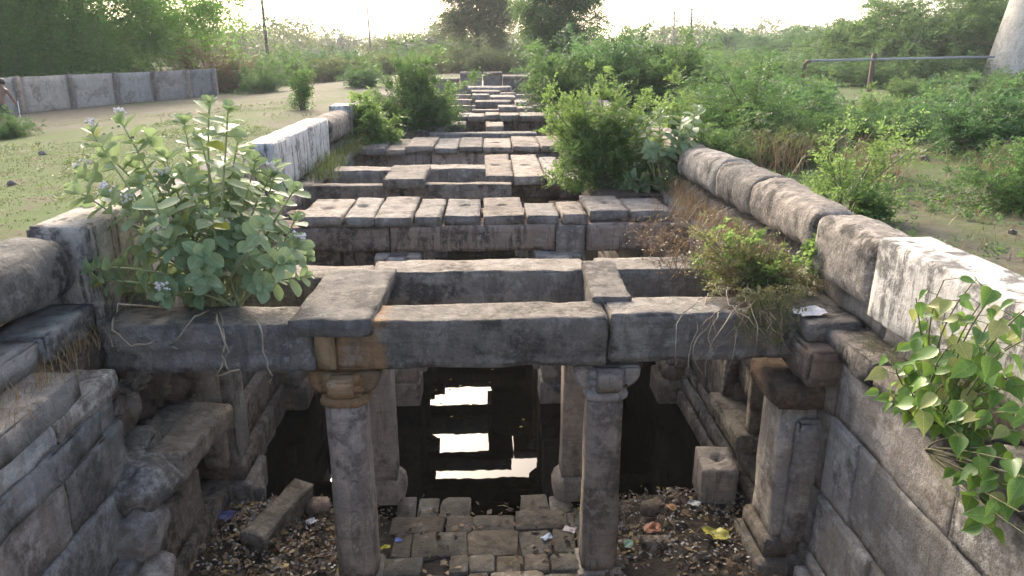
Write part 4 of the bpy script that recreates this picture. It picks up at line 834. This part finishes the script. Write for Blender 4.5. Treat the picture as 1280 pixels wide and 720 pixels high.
for x, y, Y, v, s, lb in ((330, 118, 44, 0, .75, 'spreading green bush on the turf past the end of the panel wall'), (455, 108, 40, 2, .6, 'small dusty bush behind the wide sunlit bush'), (15, 170, 23, 0, .4, 'low grey-green weed near the feet of the person')):
    p = aty(x, y, Y); place_bush('thorn_bush', lb, 'bush', (p.x, Y, gz(p.x, Y) - .1), VAR[v], x, s)
sap = bush_meshes(.3, .3, .55, 170, .22, 8, .06, .03, M['midgreen'], M['twig'], 97, lump=.6, shell=.2, droop=.1, up=1.3)
p = aty(380, 150, 25); place_bush('young_sapling', 'slender sapling standing on the turf by the plastered parapet block', 'sapling', (p.x, 25, gz(p.x, 25) - .05), sap, 0, 1.5)
sap2 = bush_meshes(.62, .55, .6, 430, .3, 11, .052, .026, M['bright'], M['twig'], 98, lump=.6, shell=.15, droop=.25, up=.9)
p = aty(1058, 250, 8.6); place_bush('young_sapling', 'airy light green sapling on bare ground outside the round coping stones', 'sapling', (p.x, 8.6, gz(p.x, 8.6) - .03), sap2, 0, 1.02)
p = aty(1090, 258, 8.3); place_bush('young_sapling', 'small grey-green weed at the foot of the airy sapling', 'sapling', (p.x, 8.3, gz(p.x, 8.3) - .03), wm, 0, 1.3)
def far_wood():
    rng = np.random.default_rng(5); O = []
    for i in range(150):
        a = math.radians(rng.uniform(-48, 46)); R_ = rng.uniform(140, 300); c = np.array([math.sin(a) * R_, math.cos(a) * R_, 2.2]); s = rng.uniform(3, 7.5)
        P, d = crown_points(330, s * 1.2, s, s * .62, rng, .4, i, .4); O.append(P + c + [0, 0, s * .6])
    O = np.concatenate(O); V, F = spray_arrays(O, rng.normal(0, 1, O.shape), 1.2, 5, .8, .5, rng, .3)
    tag(link('distant_woodland', fast_mesh('distant_woodland', V, F, M['dull'], False)), 'hazy distant woodland along the horizon behind everything', 'woodland', None, 'stuff')
far_wood()

# ------------------------------------------------------------------ grass, litter
def blades(name, pts, h, w, mat, label, cat, seed, lean=.5):
    rng = np.random.default_rng(seed); n = len(pts); P = np.asarray(pts, float); a = rng.uniform(0, 6.28, n); H = h * rng.uniform(.5, 1.4, n)
    d = np.stack((np.cos(a), np.sin(a), 0 * a), -1); sd = np.stack((-np.sin(a), np.cos(a), 0 * a), -1) * w
    ln = lean * rng.uniform(.2, 1.4, n); tip = P + d * (ln * H)[:, None] + np.stack((0 * a, 0 * a, H), -1); mid = P + d * (ln * H * .35)[:, None] + np.stack((0 * a, 0 * a, H * .6), -1)
    V = np.stack((P - sd, P + sd, mid + sd * .7, mid - sd * .7, tip), 1).reshape(-1, 3); b = np.arange(n)[:, None] * 5
    F = np.vstack((b + [0, 1, 2], b + [0, 2, 3], b + [3, 2, 4]))
    return tag(link(name, fast_mesh(name, V, F, mat, False)), label, cat, None, 'stuff')
M['grass'] = leaf_mat('short_green_grass', (.075, .115, .03), (.12, .15, .045), .3)
rng = np.random.default_rng(2)
X = rng.uniform(-17, -4.0, 110000); Y = rng.uniform(5, 30, 110000); keep = (fbm(np.stack((X * .45, Y * .45, 0 * X), -1), 3) + rng.normal(0, .12, len(X)) > .1 - .3 * ((X < -5.2) & (Y < 17)) + .12 * (Y > 19)) & (X < -4.5)
X, Y = X[keep], Y[keep]; blades('grass', np.stack((X, Y, ground_z(X, Y) - .01), -1), .024, .009, M['grass'], 'thin short green turf on the open ground', 'grass', 3, .8)
X = rng.uniform(3.9, 16, 16000); Y = rng.uniform(5, 30, 16000); keep = fbm(np.stack((X * .6, Y * .6, 0 * X + 4), -1), 3) + rng.normal(0, .1, len(X)) > .12
X, Y = X[keep], Y[keep]; blades('grass', np.stack((X, Y, ground_z(X, Y) - .01), -1), .09, .006, M['straw'], 'patchy dry grass on bare ground by the thicket', 'grass', 4, .7)
def ground_cover(label, x0, x1, y0, y1, n, thr, mat, seed):
    rng = np.random.default_rng(seed); X = rng.uniform(x0, x1, n); Y = rng.uniform(y0, y1, n); keep = fbm(np.stack((X * .55, Y * .55, 0 * X + seed), -1), 3) + rng.normal(0, .07, n) > thr; X, Y = X[keep], Y[keep]
    O = np.stack((X, Y, ground_z(X, Y) + rng.uniform(0, .05, len(X))), -1); V, F = spray_arrays(O, rng.normal(0, 1, O.shape) * [1, 1, .3] + [0, 0, .45], .16, 7, .05, .028, rng, .3)
    tag(link('ground_cover', fast_mesh('ground_cover', V, F, mat, False)), label, 'weeds', None, 'stuff')
ground_cover('low green weeds spreading over the bare ground by the thicket', 4.0, 16, 6.5, 26, 22000, -.08, M['midgreen'], 71)
ground_cover('low dusty weeds dotted over the turf', -16, -4.6, 9, 30, 7000, .36, M['dull'], 72)
def tufts(cs, label, h, mat, seed, n=70, w=.003, sp=.09):
    rng = np.random.default_rng(seed); P = np.concatenate([np.array(c) + rng.normal(0, 1, (n, 3)) * [sp, sp * 1.6, .008] for c in cs]); blades('dry_grass', P, h, w, mat, label, 'grass', seed, 1.0)
tufts([(-3.2, 5.35, 2.74), (-3.12, 4.9, 2.75), (-3.25, 4.5, 2.75), (-3.1, 4.3, 2.74), (-3.15, 5.6, 2.74)], 'dry straw tufts in the joints of the eroded wall top', .13, M['straw'], 11)
tufts([(3.05, 7.6, 2.78), (3.0, 8.1, 2.78), (2.95, 8.6, 2.8), (2.8, 9.0, 2.8), (3.0, 9.4, 2.8), (2.7, 9.7, 2.82), (2.9, 10.3, 2.84), (2.95, 10.9, 2.85), (3.0, 11.3, 2.8)], 'yellow dry grass along the foot of the round coping stones', .3, M['straw'], 12, 90, .004, .13)
tufts([(3.05, 5.2, 2.75), (3.1, 4.9, 2.75), (3.05, 4.6, 2.76)], 'thin green grass on the ledge below the whitewashed block', .1, M['grass'], 13, 50)
tufts([(-2.95, 14.3, 2.78), (-2.9, 13.4, 2.78), (-3.0, 15.2, 2.78), (-3.0, 16.5, 2.78), (-2.9, 17.2, 2.78)], 'yellowish grass tufts on the ledge below the plastered parapet block', .3, M['grass'], 14, 110, .006, .14)
tufts([(5.6, 11.0, 3.05), (6.2, 11.6, 3.05), (4.6, 11.8, 3.08), (5.0, 13.0, 3.05), (7.6, 10.6, 3.0), (8.2, 11.0, 3.0)], 'tall dry grass clumps at the edge of the thicket', .55, M['straw'], 15, 160, .006, .25)
def litter():
    rng = np.random.default_rng(6); n = 7500; X = np.where(rng.random(n) < .5, rng.uniform(-2.95, -1.0, n), rng.uniform(.95, 2.9, n)); X[:500] = rng.uniform(-1, 1, 500); Y = rng.uniform(5.2, 7.6, n)
    P = np.stack((X, Y, floor_z(X, Y) + .012 + rng.uniform(0, .035, n)), -1); kp = fbm(P * 1.9, 3) + rng.normal(0, .12, n) > -.12; P = P[kp]; D = rng.normal(0, 1, (len(P), 3)) * [1, 1, .25]; h_ = len(P) // 3
    V1, F1 = spray_arrays(P[:h_], D[:h_], .02, 1, .09, .055, rng, 0, .5); V2, F2 = spray_arrays(P[h_:], D[h_:], .02, 1, .042, .026, rng, 0, .5); V = np.vstack((V1, V2)); F = np.vstack((F1, F2 + len(V1)))
    mbt = MB(); rt_ = random.Random(5)
    for _ in range(110):
        x_ = rt_.choice((rt_.uniform(-2.8, -1.4), rt_.uniform(1.2, 2.7))); y_ = rt_.uniform(5.9, 7.5); z_ = float(floor_z(np.array([x_]), np.array([y_]))[0]) + .04; a_ = rt_.uniform(0, 6.28); l_ = rt_.uniform(.08, .3)
        mbt.add(*tube([(x_, y_, z_), (x_ + .5 * l_ * math.cos(a_) + .01, y_ + .5 * l_ * math.sin(a_), z_ + .03), (x_ + l_ * math.cos(a_), y_ + l_ * math.sin(a_), z_ + .005)], [.005, .004, .003], 4, False))
    tag(link('fallen_twigs', mbt.mesh('fallen_twigs', M['drytwig'])), 'dry fallen twigs lying across the litter on the well floor', 'twigs', None, 'stuff')
    lm = leaf_mat('fallen_leaves', (.3, .22, .13), (.1, .075, .055), .1); 
    tag(link('leaf_litter', fast_mesh('leaf_litter', V, F, lm, False)), 'brown fallen leaves strewn over the damp floor of the well', 'leaves', None, 'stuff')
    n = 190; X = np.where(rng.random(n) < .7, rng.uniform(-2.9, -1.3, n), rng.uniform(.95, 2.8, n)); Y = rng.uniform(5.9, 7.5, n); P = np.stack((X, Y, floor_z(X, Y) + .06), -1); V, F = spray_arrays(P, rng.normal(0, 1, (n, 3)) * [1, 1, .2], .02, 1, .06, .05, rng, 0, .3)
    tag(link('yellow_leaf_litter', fast_mesh('yellow_leaf_litter', V, F, leaf_mat('yellow_fallen_leaves', (.36, .29, .09), (.22, .15, .07), .1), False)), 'yellow fallen leaves scattered among the litter on the well floor', 'leaves', None, 'stuff')
    n = 26; X = rng.uniform(-.8, .7, n); Y = rng.uniform(9, 14, n); V, F = spray_arrays(np.stack((X, Y, 0 * X + .106), -1), rng.normal(0, 1, (n, 3)) * [1, 1, 0], .01, 1, .06, .04, rng, 0, .02); V[:, 2] = .106
    tag(link('floating_leaves', fast_mesh('floating_leaves', V, F, M['calo2'], False)), 'few leaves floating on the dark water', 'leaves', None, 'stuff')
    n = 1100; X = np.where(rng.random(n) < .5, rng.uniform(-2.9, -1.3, n), rng.uniform(.95, 2.8, n)); Y = rng.uniform(5.9, 7.5, n); P = np.stack((X, Y, floor_z(X, Y) + .05), -1); V, F = spray_arrays(P, rng.normal(0, 1, (n, 3)) * [1, 1, .3], .02, 1, .05, .03, rng, 0, .3)
    tag(link('paper_scraps', fast_mesh('paper_scraps', V, F, leaf_mat('litter_scraps', (.16, .15, .14), (.5, .48, .45), .1), False)), 'tiny pale scraps of rubbish among the fallen leaves', 'litter', None, 'stuff')
litter()
def crumple(name, label, cat, loc, s, c, seed, h=.3, rough=.5, n=9, group=None):
    rng = np.random.default_rng(seed); u = np.linspace(-.5, .5, n); A, B = np.meshgrid(u, u, indexing='ij'); P = np.stack((A.ravel(), B.ravel(), 0 * A.ravel()), -1)
    P = np.stack((P[:, 0] * np.sqrt(1 - 1.3 * P[:, 1] ** 2), P[:, 1] * np.sqrt(1 - 1.3 * P[:, 0] ** 2), P[:, 2]), -1) if name != 'paper' else P
    Z = h * fbm(P * 3.2 + seed * 7, 3) + h * .35; V = np.stack((P[:, 0] * s[0] + .03 * rng.normal(0, 1, n * n) * s[0], P[:, 1] * s[1] + .03 * rng.normal(0, 1, n * n) * s[1], np.maximum(.004, Z * s[0])), -1)
    idx = np.arange(n * n).reshape(n, n); q = np.stack((idx[:-1, :-1], idx[1:, :-1], idx[1:, 1:], idx[:-1, 1:]), -1).reshape(-1, 4)
    m = bpy.data.materials.get(name + str(c)) or plain_mat(name + str(c), c, rough, .2, 20, 0)
    return tag(link(name, fast_mesh(name, V, q, m, False), None, loc, (0, 0, seed)), label, cat, group)
def on_floor(x, y, dz=.05):
    p = atz(x, y, .15); p.z = float(floor_z(np.array([p.x]), np.array([p.y]))[0]) + dz; return p
for nm, lb, x, y, s, c, sd in [('plastic_bag', 'crumpled yellow plastic bag on the floor by the pale wall', 892, 690, (.26, .16), (.42, .39, .08), 3), ('wrapper', 'orange torn wrapper lying in the litter near the pale wall', 815, 675, (.2, .14), (.42, .19, .11), 4), ('wrapper', 'orange-brown crumpled packet near the square block', 838, 650, (.12, .1), (.36, .2, .09), 5),
        ('wrapper', 'blue and purple wrapper at the foot of the eroded wall', 285, 662, (.18, .16), (.1, .11, .24), 6), ('paper', 'small white card lying near the orange-capped column', 390, 662, (.1, .07), (.6, .62, .66), 7), ('paper', 'crumpled white tissue in the leaves by the fallen stone beam', 322, 685, (.12, .09), (.6, .58, .56), 8),
        ('paper', 'white printed scrap by the grey-capped column', 712, 666, (.13, .08), (.65, .58, .55), 9), ('paper', 'pale blue scrap on the paving stones', 683, 676, (.11, .07), (.45, .55, .66), 10), ('wrapper', 'small bright blue wrapper beside the orange-capped column', 498, 678, (.08, .06), (.1, .2, .55), 12), ('wrapper', 'yellow wrapper beside the orange-capped column', 482, 687, (.11, .05), (.5, .48, .05), 13),
        ('wrapper', 'green torn wrapper at the grey-capped column foot', 785, 690, (.13, .1), (.16, .28, .21), 14), ('paper', 'whitish paper ball in the litter by the square block', 866, 648, (.12, .09), (.55, .55, .55), 15)]:
    crumple(nm, lb, 'litter', on_floor(x, y), s, c, sd)
p = aty(1012, 372, 6.0); crumple('paper', 'torn white paper sheet lying on the dark corner slab', 'litter', (p.x, p.y, 2.81), (.3, .22), (.68, .68, .7), 16, .12)
def floor_stone(name, label, x, y, s, rot, mat, **k):
    p = on_floor(x, y, 0); return tag(stone(name, (p.x, p.y, p.z + s[2] / 2 - .03), s, mat, None, rot, **k), label, 'stone block')
floor_stone('square_block', 'squared stone block with a socket hole at the pale wall foot', 890, 628, (.38, .5, .5), (.05, 0, -.1), M['column'], cell=.05, rnd=.03, amp=.02, pits=[(.02, .02, .07, .1)])
floor_stone('fallen_stone', 'long fallen stone beam half buried in leaf litter', 352, 668, (.24, .9, .28), (.12, .2, -.35), M['wall'], cell=.05, rnd=.02, amp=.08, chip=.08)
floor_stone('fallen_stone', 'rounded fallen boulder at the foot of the eroded wall', 310, 622, (.42, .36, .36), (.1, .1, .3), M['wall'], cell=.06, rnd=.12, amp=.08)
floor_stone('fallen_stone', 'brownish pink broken stone near the orange-capped column', 398, 642, (.24, .18, .18), (.3, .2, .4), M['beam'], cell=.06, rnd=.04, amp=.04)
floor_stone('fallen_stone', 'flat grey stone in the litter below the orange wrapper', 818, 690, (.3, .16, .12), (.0, .1, .1), M['wall'], cell=.06, rnd=.04, amp=.04)
floor_stone('fallen_stone', 'flat broken slab by the water edge under the pale wall', 815, 645, (.24, .16, .12), (.0, .1, .5), M['wall'], cell=.06, rnd=.04, amp=.04)
r = random.Random(44)
for k in range(40):
    x = r.choice((r.uniform(250, 415), r.uniform(785, 940))); floor_stone('rubble_stone', 'small loose stone among the leaf litter on the well floor', x, r.uniform(640, 715), (r.uniform(.05, .13), r.uniform(.05, .13), r.uniform(.04, .09)), (r.random(), r.random(), r.random() * 3), M['wall'], cell=.05, rnd=.03, amp=.03)['group'] = 'loose floor stones'

# ------------------------------------------------------------------ panel wall, pipe, tower, poles, person
def panel_wall():
    xs = [-90, -40, 28, 92, 148, 195, 237, 270]; pts = []
    for x in xs:
        f = (x - 28) / (270 - 28); y = 141 - 22 * f - 3 * f * (1 - f); p = atz(x, y, 2.4); p.z = gz(p.x, p.y); pts.append(p)
    t = thing('boundary_wall', 'stained grey concrete panel wall under the large feathery tree', 'wall', pts[0]); b = pts[0]
    for i, p in enumerate(pts):
        V, F = rock(.3, .3, 1.62, cell=.2, rnd=.02, amp=.02, seed=i); link('post', fast_mesh('post', V, F, M['conc_post']), t, p - b + Vector((0, -.08, .68)))
        if i:
            a = pts[i - 1]; d = p - a; L = math.hypot(d.x, d.y); V, F = rock(L - .3, .16, 1.6, cell=.25, rnd=.02, amp=.03, chip=.05, seed=50 + i)
            link('panel', fast_mesh('panel', V, F, M['concrete']), t, (a + p) / 2 - b + Vector((0, 0, .66)), (0, -math.atan2(d.z, L), math.atan2(d.y, d.x)))
panel_wall()
def tower():
    p = aty(1292, 95, 44); z0 = gz(p.x, 44); t = thing('concrete_tower', 'tapering pale concrete tower shaft rising behind the thicket', 'tower', (p.x, 44, z0))
    V, F = lathe_poly([(z, 2.7 - .16 * z) for z in np.linspace(-.2, 8.6, 26)], 40, 3, .03); M['palecon'] = stone_mat('pale_concrete', (.62, .59, .53), (.54, .51, .46), dark=(.2, .19, .18), darkamt=.5, pale=(.68, .66, .62), paleamt=.4, bump=.2, streak=.9); link('shaft', fast_mesh('shaft', V, F, M['palecon']), t)
    V, F = lathe_poly([(8.6, 1.4), (8.7, 1.55), (9.1, 1.55), (9.2, 1.35)], 40, 4, .01); link('cap_ring', fast_mesh('cap_ring', V, F, M['concrete']), t)
    V, F = lathe_poly([(-.3, 2.85), (.25, 2.82), (.35, 2.66)], 40, 4, .03); link('footing', fast_mesh('footing', V, F, M['concrete']), t)
    M['pipe'] = plain_mat('grey_painted_pipe', (.3, .31, .31), .5, .2, 10, .1); M['rust'] = plain_mat('rusty_iron', (.13, .08, .055), .8, .4, 10, .3)
    a = aty(1012, 76, 40); b = aty(1243, 71, 43); base = Vector((a.x, a.y, gz(a.x, a.y))); q = thing('water_pipe', 'long grey horizontal pipe on rusty posts joining the concrete tower', 'pipe', base)
    V, F = tube([a - base, (a + b) / 2 - base, b - base], .065, 10); link('pipe_run', fast_mesh('pipe_run', V, F, M['pipe']), q)
    V, F = tube([a - base + Vector((.02, 0, 0)), a - base + Vector((-.16, 0, -.06)), a - base + Vector((-.22, 0, -.22)), Vector((-.22, 0, -.3))], [.09, .1, .1, .1], 10); link('elbow', fast_mesh('elbow', V, F, M['rust']), q)
    c = aty(1093, 73.5, 41) - base; zg = gz(c.x + base.x, 41) - base.z
    V, F = rock(.2, .2, c.z - zg + .35, cell=.15, rnd=.02, amp=.02); link('post', fast_mesh('post', V, F, M['rust']), q, (c.x, c.y + .1, (c.z + zg) / 2 + .1))
    V, F = tube([c + Vector((-.1, 0, -.02)), c + Vector((0, -.1, .02)), c + Vector((.12, .02, -.02))], .03, 6); link('clamp', fast_mesh('clamp', V, F, M['rust']), q)
    V, F = rock(.5, .3, .2, cell=.15, rnd=.02, amp=.03); link('valve_box', fast_mesh('valve_box', V, F, M['rust']), q, (-.3, 0, .35))
tower()
def pole(label, x0, y0, x1, y1, Y, w, arms=()):
    b = aty(x1, y1, Y); z0 = gz(b.x, Y) - .2; top = aty(x0, y0, Y); t = thing('utility_pole', label, 'pole', (b.x, Y, z0)); h = top.z - z0; lean = top.x - b.x
    V, F = tube([(0, 0, 0), (lean * .5, 0, h * .5), (lean, 0, h)], [w, w * .85, w * .65], 8); link('shaft', fast_mesh('shaft', V, F, M['conc_post']), t)
    for f, L in arms:
        V, F = rock(L, .1, .1, cell=.3, rnd=.02, amp=.0); a = link('crossarm', fast_mesh('crossarm', V, F, M['rust']), t, (lean * f, -w, h * f))
        for dx in (-.45, 0, .45):
            V, F = lathe_poly([(0, .05), (.12, .09), (.16, .05), (.26, .08), (.3, .03)], 8, 1, 0); link('insulator', fast_mesh('insulator', V, F, M['concrete']), a, (dx * L, 0, .05))
pole('stout leaning pole rising behind the bushes near the panel wall', 321, -60, 337, 92, 70, .16, [(.98, 1.8)])
pole('thin faint pole in the haze above the wide sunlit bush', 455, -40, 464, 62, 120, .16, [(.97, 1.6)])
pole('short pole with a pair of crossarms above the thicket', 843, 14, 842, 70, 110, .16, [(.97, 2.6), (.88, 1.6)])
pole('short dark pole with insulators beside the twin-arm pole', 865, 9, 864, 70, 100, .16, [(.96, 1.7), (.84, 1.2)])

def person():
    p = atz(7, 158, 2.55); z = gz(p.x, p.y); t = thing('person', 'person without a shirt in dark shorts stooping by the panel wall', 'person', (p.x, p.y, z), .15)
    skin = plain_mat('brown_skin', (.2, .105, .07), .6, .1, 8, 0); cloth = plain_mat('dark_shorts_cloth', (.03, .022, .04), .9, .2, 20, .1); hair = plain_mat('black_hair', (.015, .012, .01), .6, .2, 30, .2)
    def skinned(name, J, E, R, m, root=0):
        me = bpy.data.meshes.new(name); me.from_pydata(J, E, []); me.materials.append(m); o = link(name, me, t)
        o.modifiers.new('skin', 'SKIN').use_smooth_shade = True; me.skin_vertices.new() if not me.skin_vertices else None
        for i, rd in enumerate(R): me.skin_vertices[0].data[i].radius = (rd, rd)
        me.skin_vertices[0].data[root].use_root = True; s = o.modifiers.new('sub', 'SUBSURF'); s.levels = 1; s.render_levels = 1; return o
    J = [(0, 0, .82), (0, .04, 1.0), (0, .12, 1.2), (0, .2, 1.33), (0, .26, 1.41), (0, .33, 1.5), (0, .36, 1.58),       # pelvis, spine, neck, head
         (.09, 0, .76), (.11, .03, .44), (.11, -.03, .08), (.11, .12, .03), (-.09, 0, .76), (-.11, .06, .44), (-.12, .02, .08), (-.12, .17, .03),
         (.17, .19, 1.29), (.25, .26, 1.04), (.26, .42, .86), (.26, .47, .8), (-.17, .19, 1.29), (-.25, .28, 1.04), (-.22, .45, .88), (-.22, .5, .82)]
    E = [(0, 1), (1, 2), (2, 3), (3, 4), (4, 5), (5, 6), (0, 7), (7, 8), (8, 9), (9, 10), (0, 11), (11, 12), (12, 13), (13, 14), (3, 15), (15, 16), (16, 17), (17, 18), (3, 19), (19, 20), (20, 21), (21, 22)]
    R = [.12, .11, .14, .12, .05, .095, .085, .09, .055, .036, .03, .09, .055, .036, .03, .055, .04, .03, .03, .055, .04, .03, .03]
    for b in (18, 22):                                   # five short fingers on each hand
        x, y, zz = J[b]
        for i, (dx, dy, dz) in enumerate([(-.035, .02, .0), (-.025, .06, -.06), (-.008, .065, -.068), (.01, .06, -.065), (.026, .05, -.05)]): J.append((x + dx, y + dy, zz + dz)); E.append((b, len(J) - 1)); R.append(.008)
    skinned('body', J, E, R, skin)
    skinned('shorts', [(0, 0, .84), (0, .01, .92), (.095, .0, .74), (.11, .025, .5), (-.095, .0, .74), (-.11, .05, .5)], [(0, 1), (0, 2), (2, 3), (0, 4), (4, 5)], [.14, .125, .115, .1, .115, .1], cloth)
    V, F = lathe_poly([(-.06, .085), (-.02, .105), (.04, .11), (.09, .09), (.125, .04), (.13, .005)], 14, 2, .012); link('hair', fast_mesh('hair', V, F, hair), t, (0, .335, 1.54), (-.3, 0, 0))
    V, F = tube([(0, 0, 0), (.02, .0, .5), (.03, 0, .95)], [.02, .018, .015], 6)
    h = Vector((.33, .36, 0)); h.rotate(t.rotation_euler); tag(link('white_stick', fast_mesh('white_stick', V, F, plain_mat('white_plastic_stick', (.7, .7, .66), .4, .05, 5, 0)), None, t.location + h), 'thin white stick held by the stooping person', 'stick')
person()

# ------------------------------------------------------------------ loose things on the open ground
r = random.Random(12)
for k in range(34):
    left = k < 16; X = r.uniform(-12, -4.6) if left else r.uniform(4.2, 9.5); Y = r.uniform(8, 24) if left else r.uniform(6, 14); s = r.uniform(.05, .14)
    tag(stone('loose_stone', (X, Y, gz(X, Y) + s * .2), (s, s * r.uniform(.7, 1.4), s * .7), M['slab'], None, (r.random(), r.random(), r.random() * 3), cell=.06, rnd=.03, amp=.03), 'loose stone lying on the open turf' if left else 'loose stone lying on the bare ground by the thicket', 'stone', 'stones on the turf' if left else 'stones on the bare ground')

# ------------------------------------------------------------------ the hazy air
hm = bpy.data.materials.new('haze'); hm.use_nodes = True; nt = hm.node_tree; nt.nodes.clear(); o_ = nt.nodes.new('ShaderNodeOutputMaterial'); v_ = nt.nodes.new('ShaderNodeVolumePrincipled')
v_.inputs['Color'].default_value = (.93, .95, 1, 1); v_.inputs['Density'].default_value = .0006; v_.inputs['Anisotropy'].default_value = .2; nt.links.new(v_.outputs[0], o_.inputs['Volume'])
x0, x1, y0, y1, z0, z1 = -750, 750, -350, 950, -1.5, 26
V = [(x, y, z) for x in (x0, x1) for y in (y0, y1) for z in (z0, z1)]
tag(link('haze', fast_mesh('haze', V, [(0, 1, 3, 2), (4, 6, 7, 5), (0, 4, 5, 1), (2, 3, 7, 6), (0, 2, 6, 4), (1, 5, 7, 3)], hm, False)), kind='stuff')
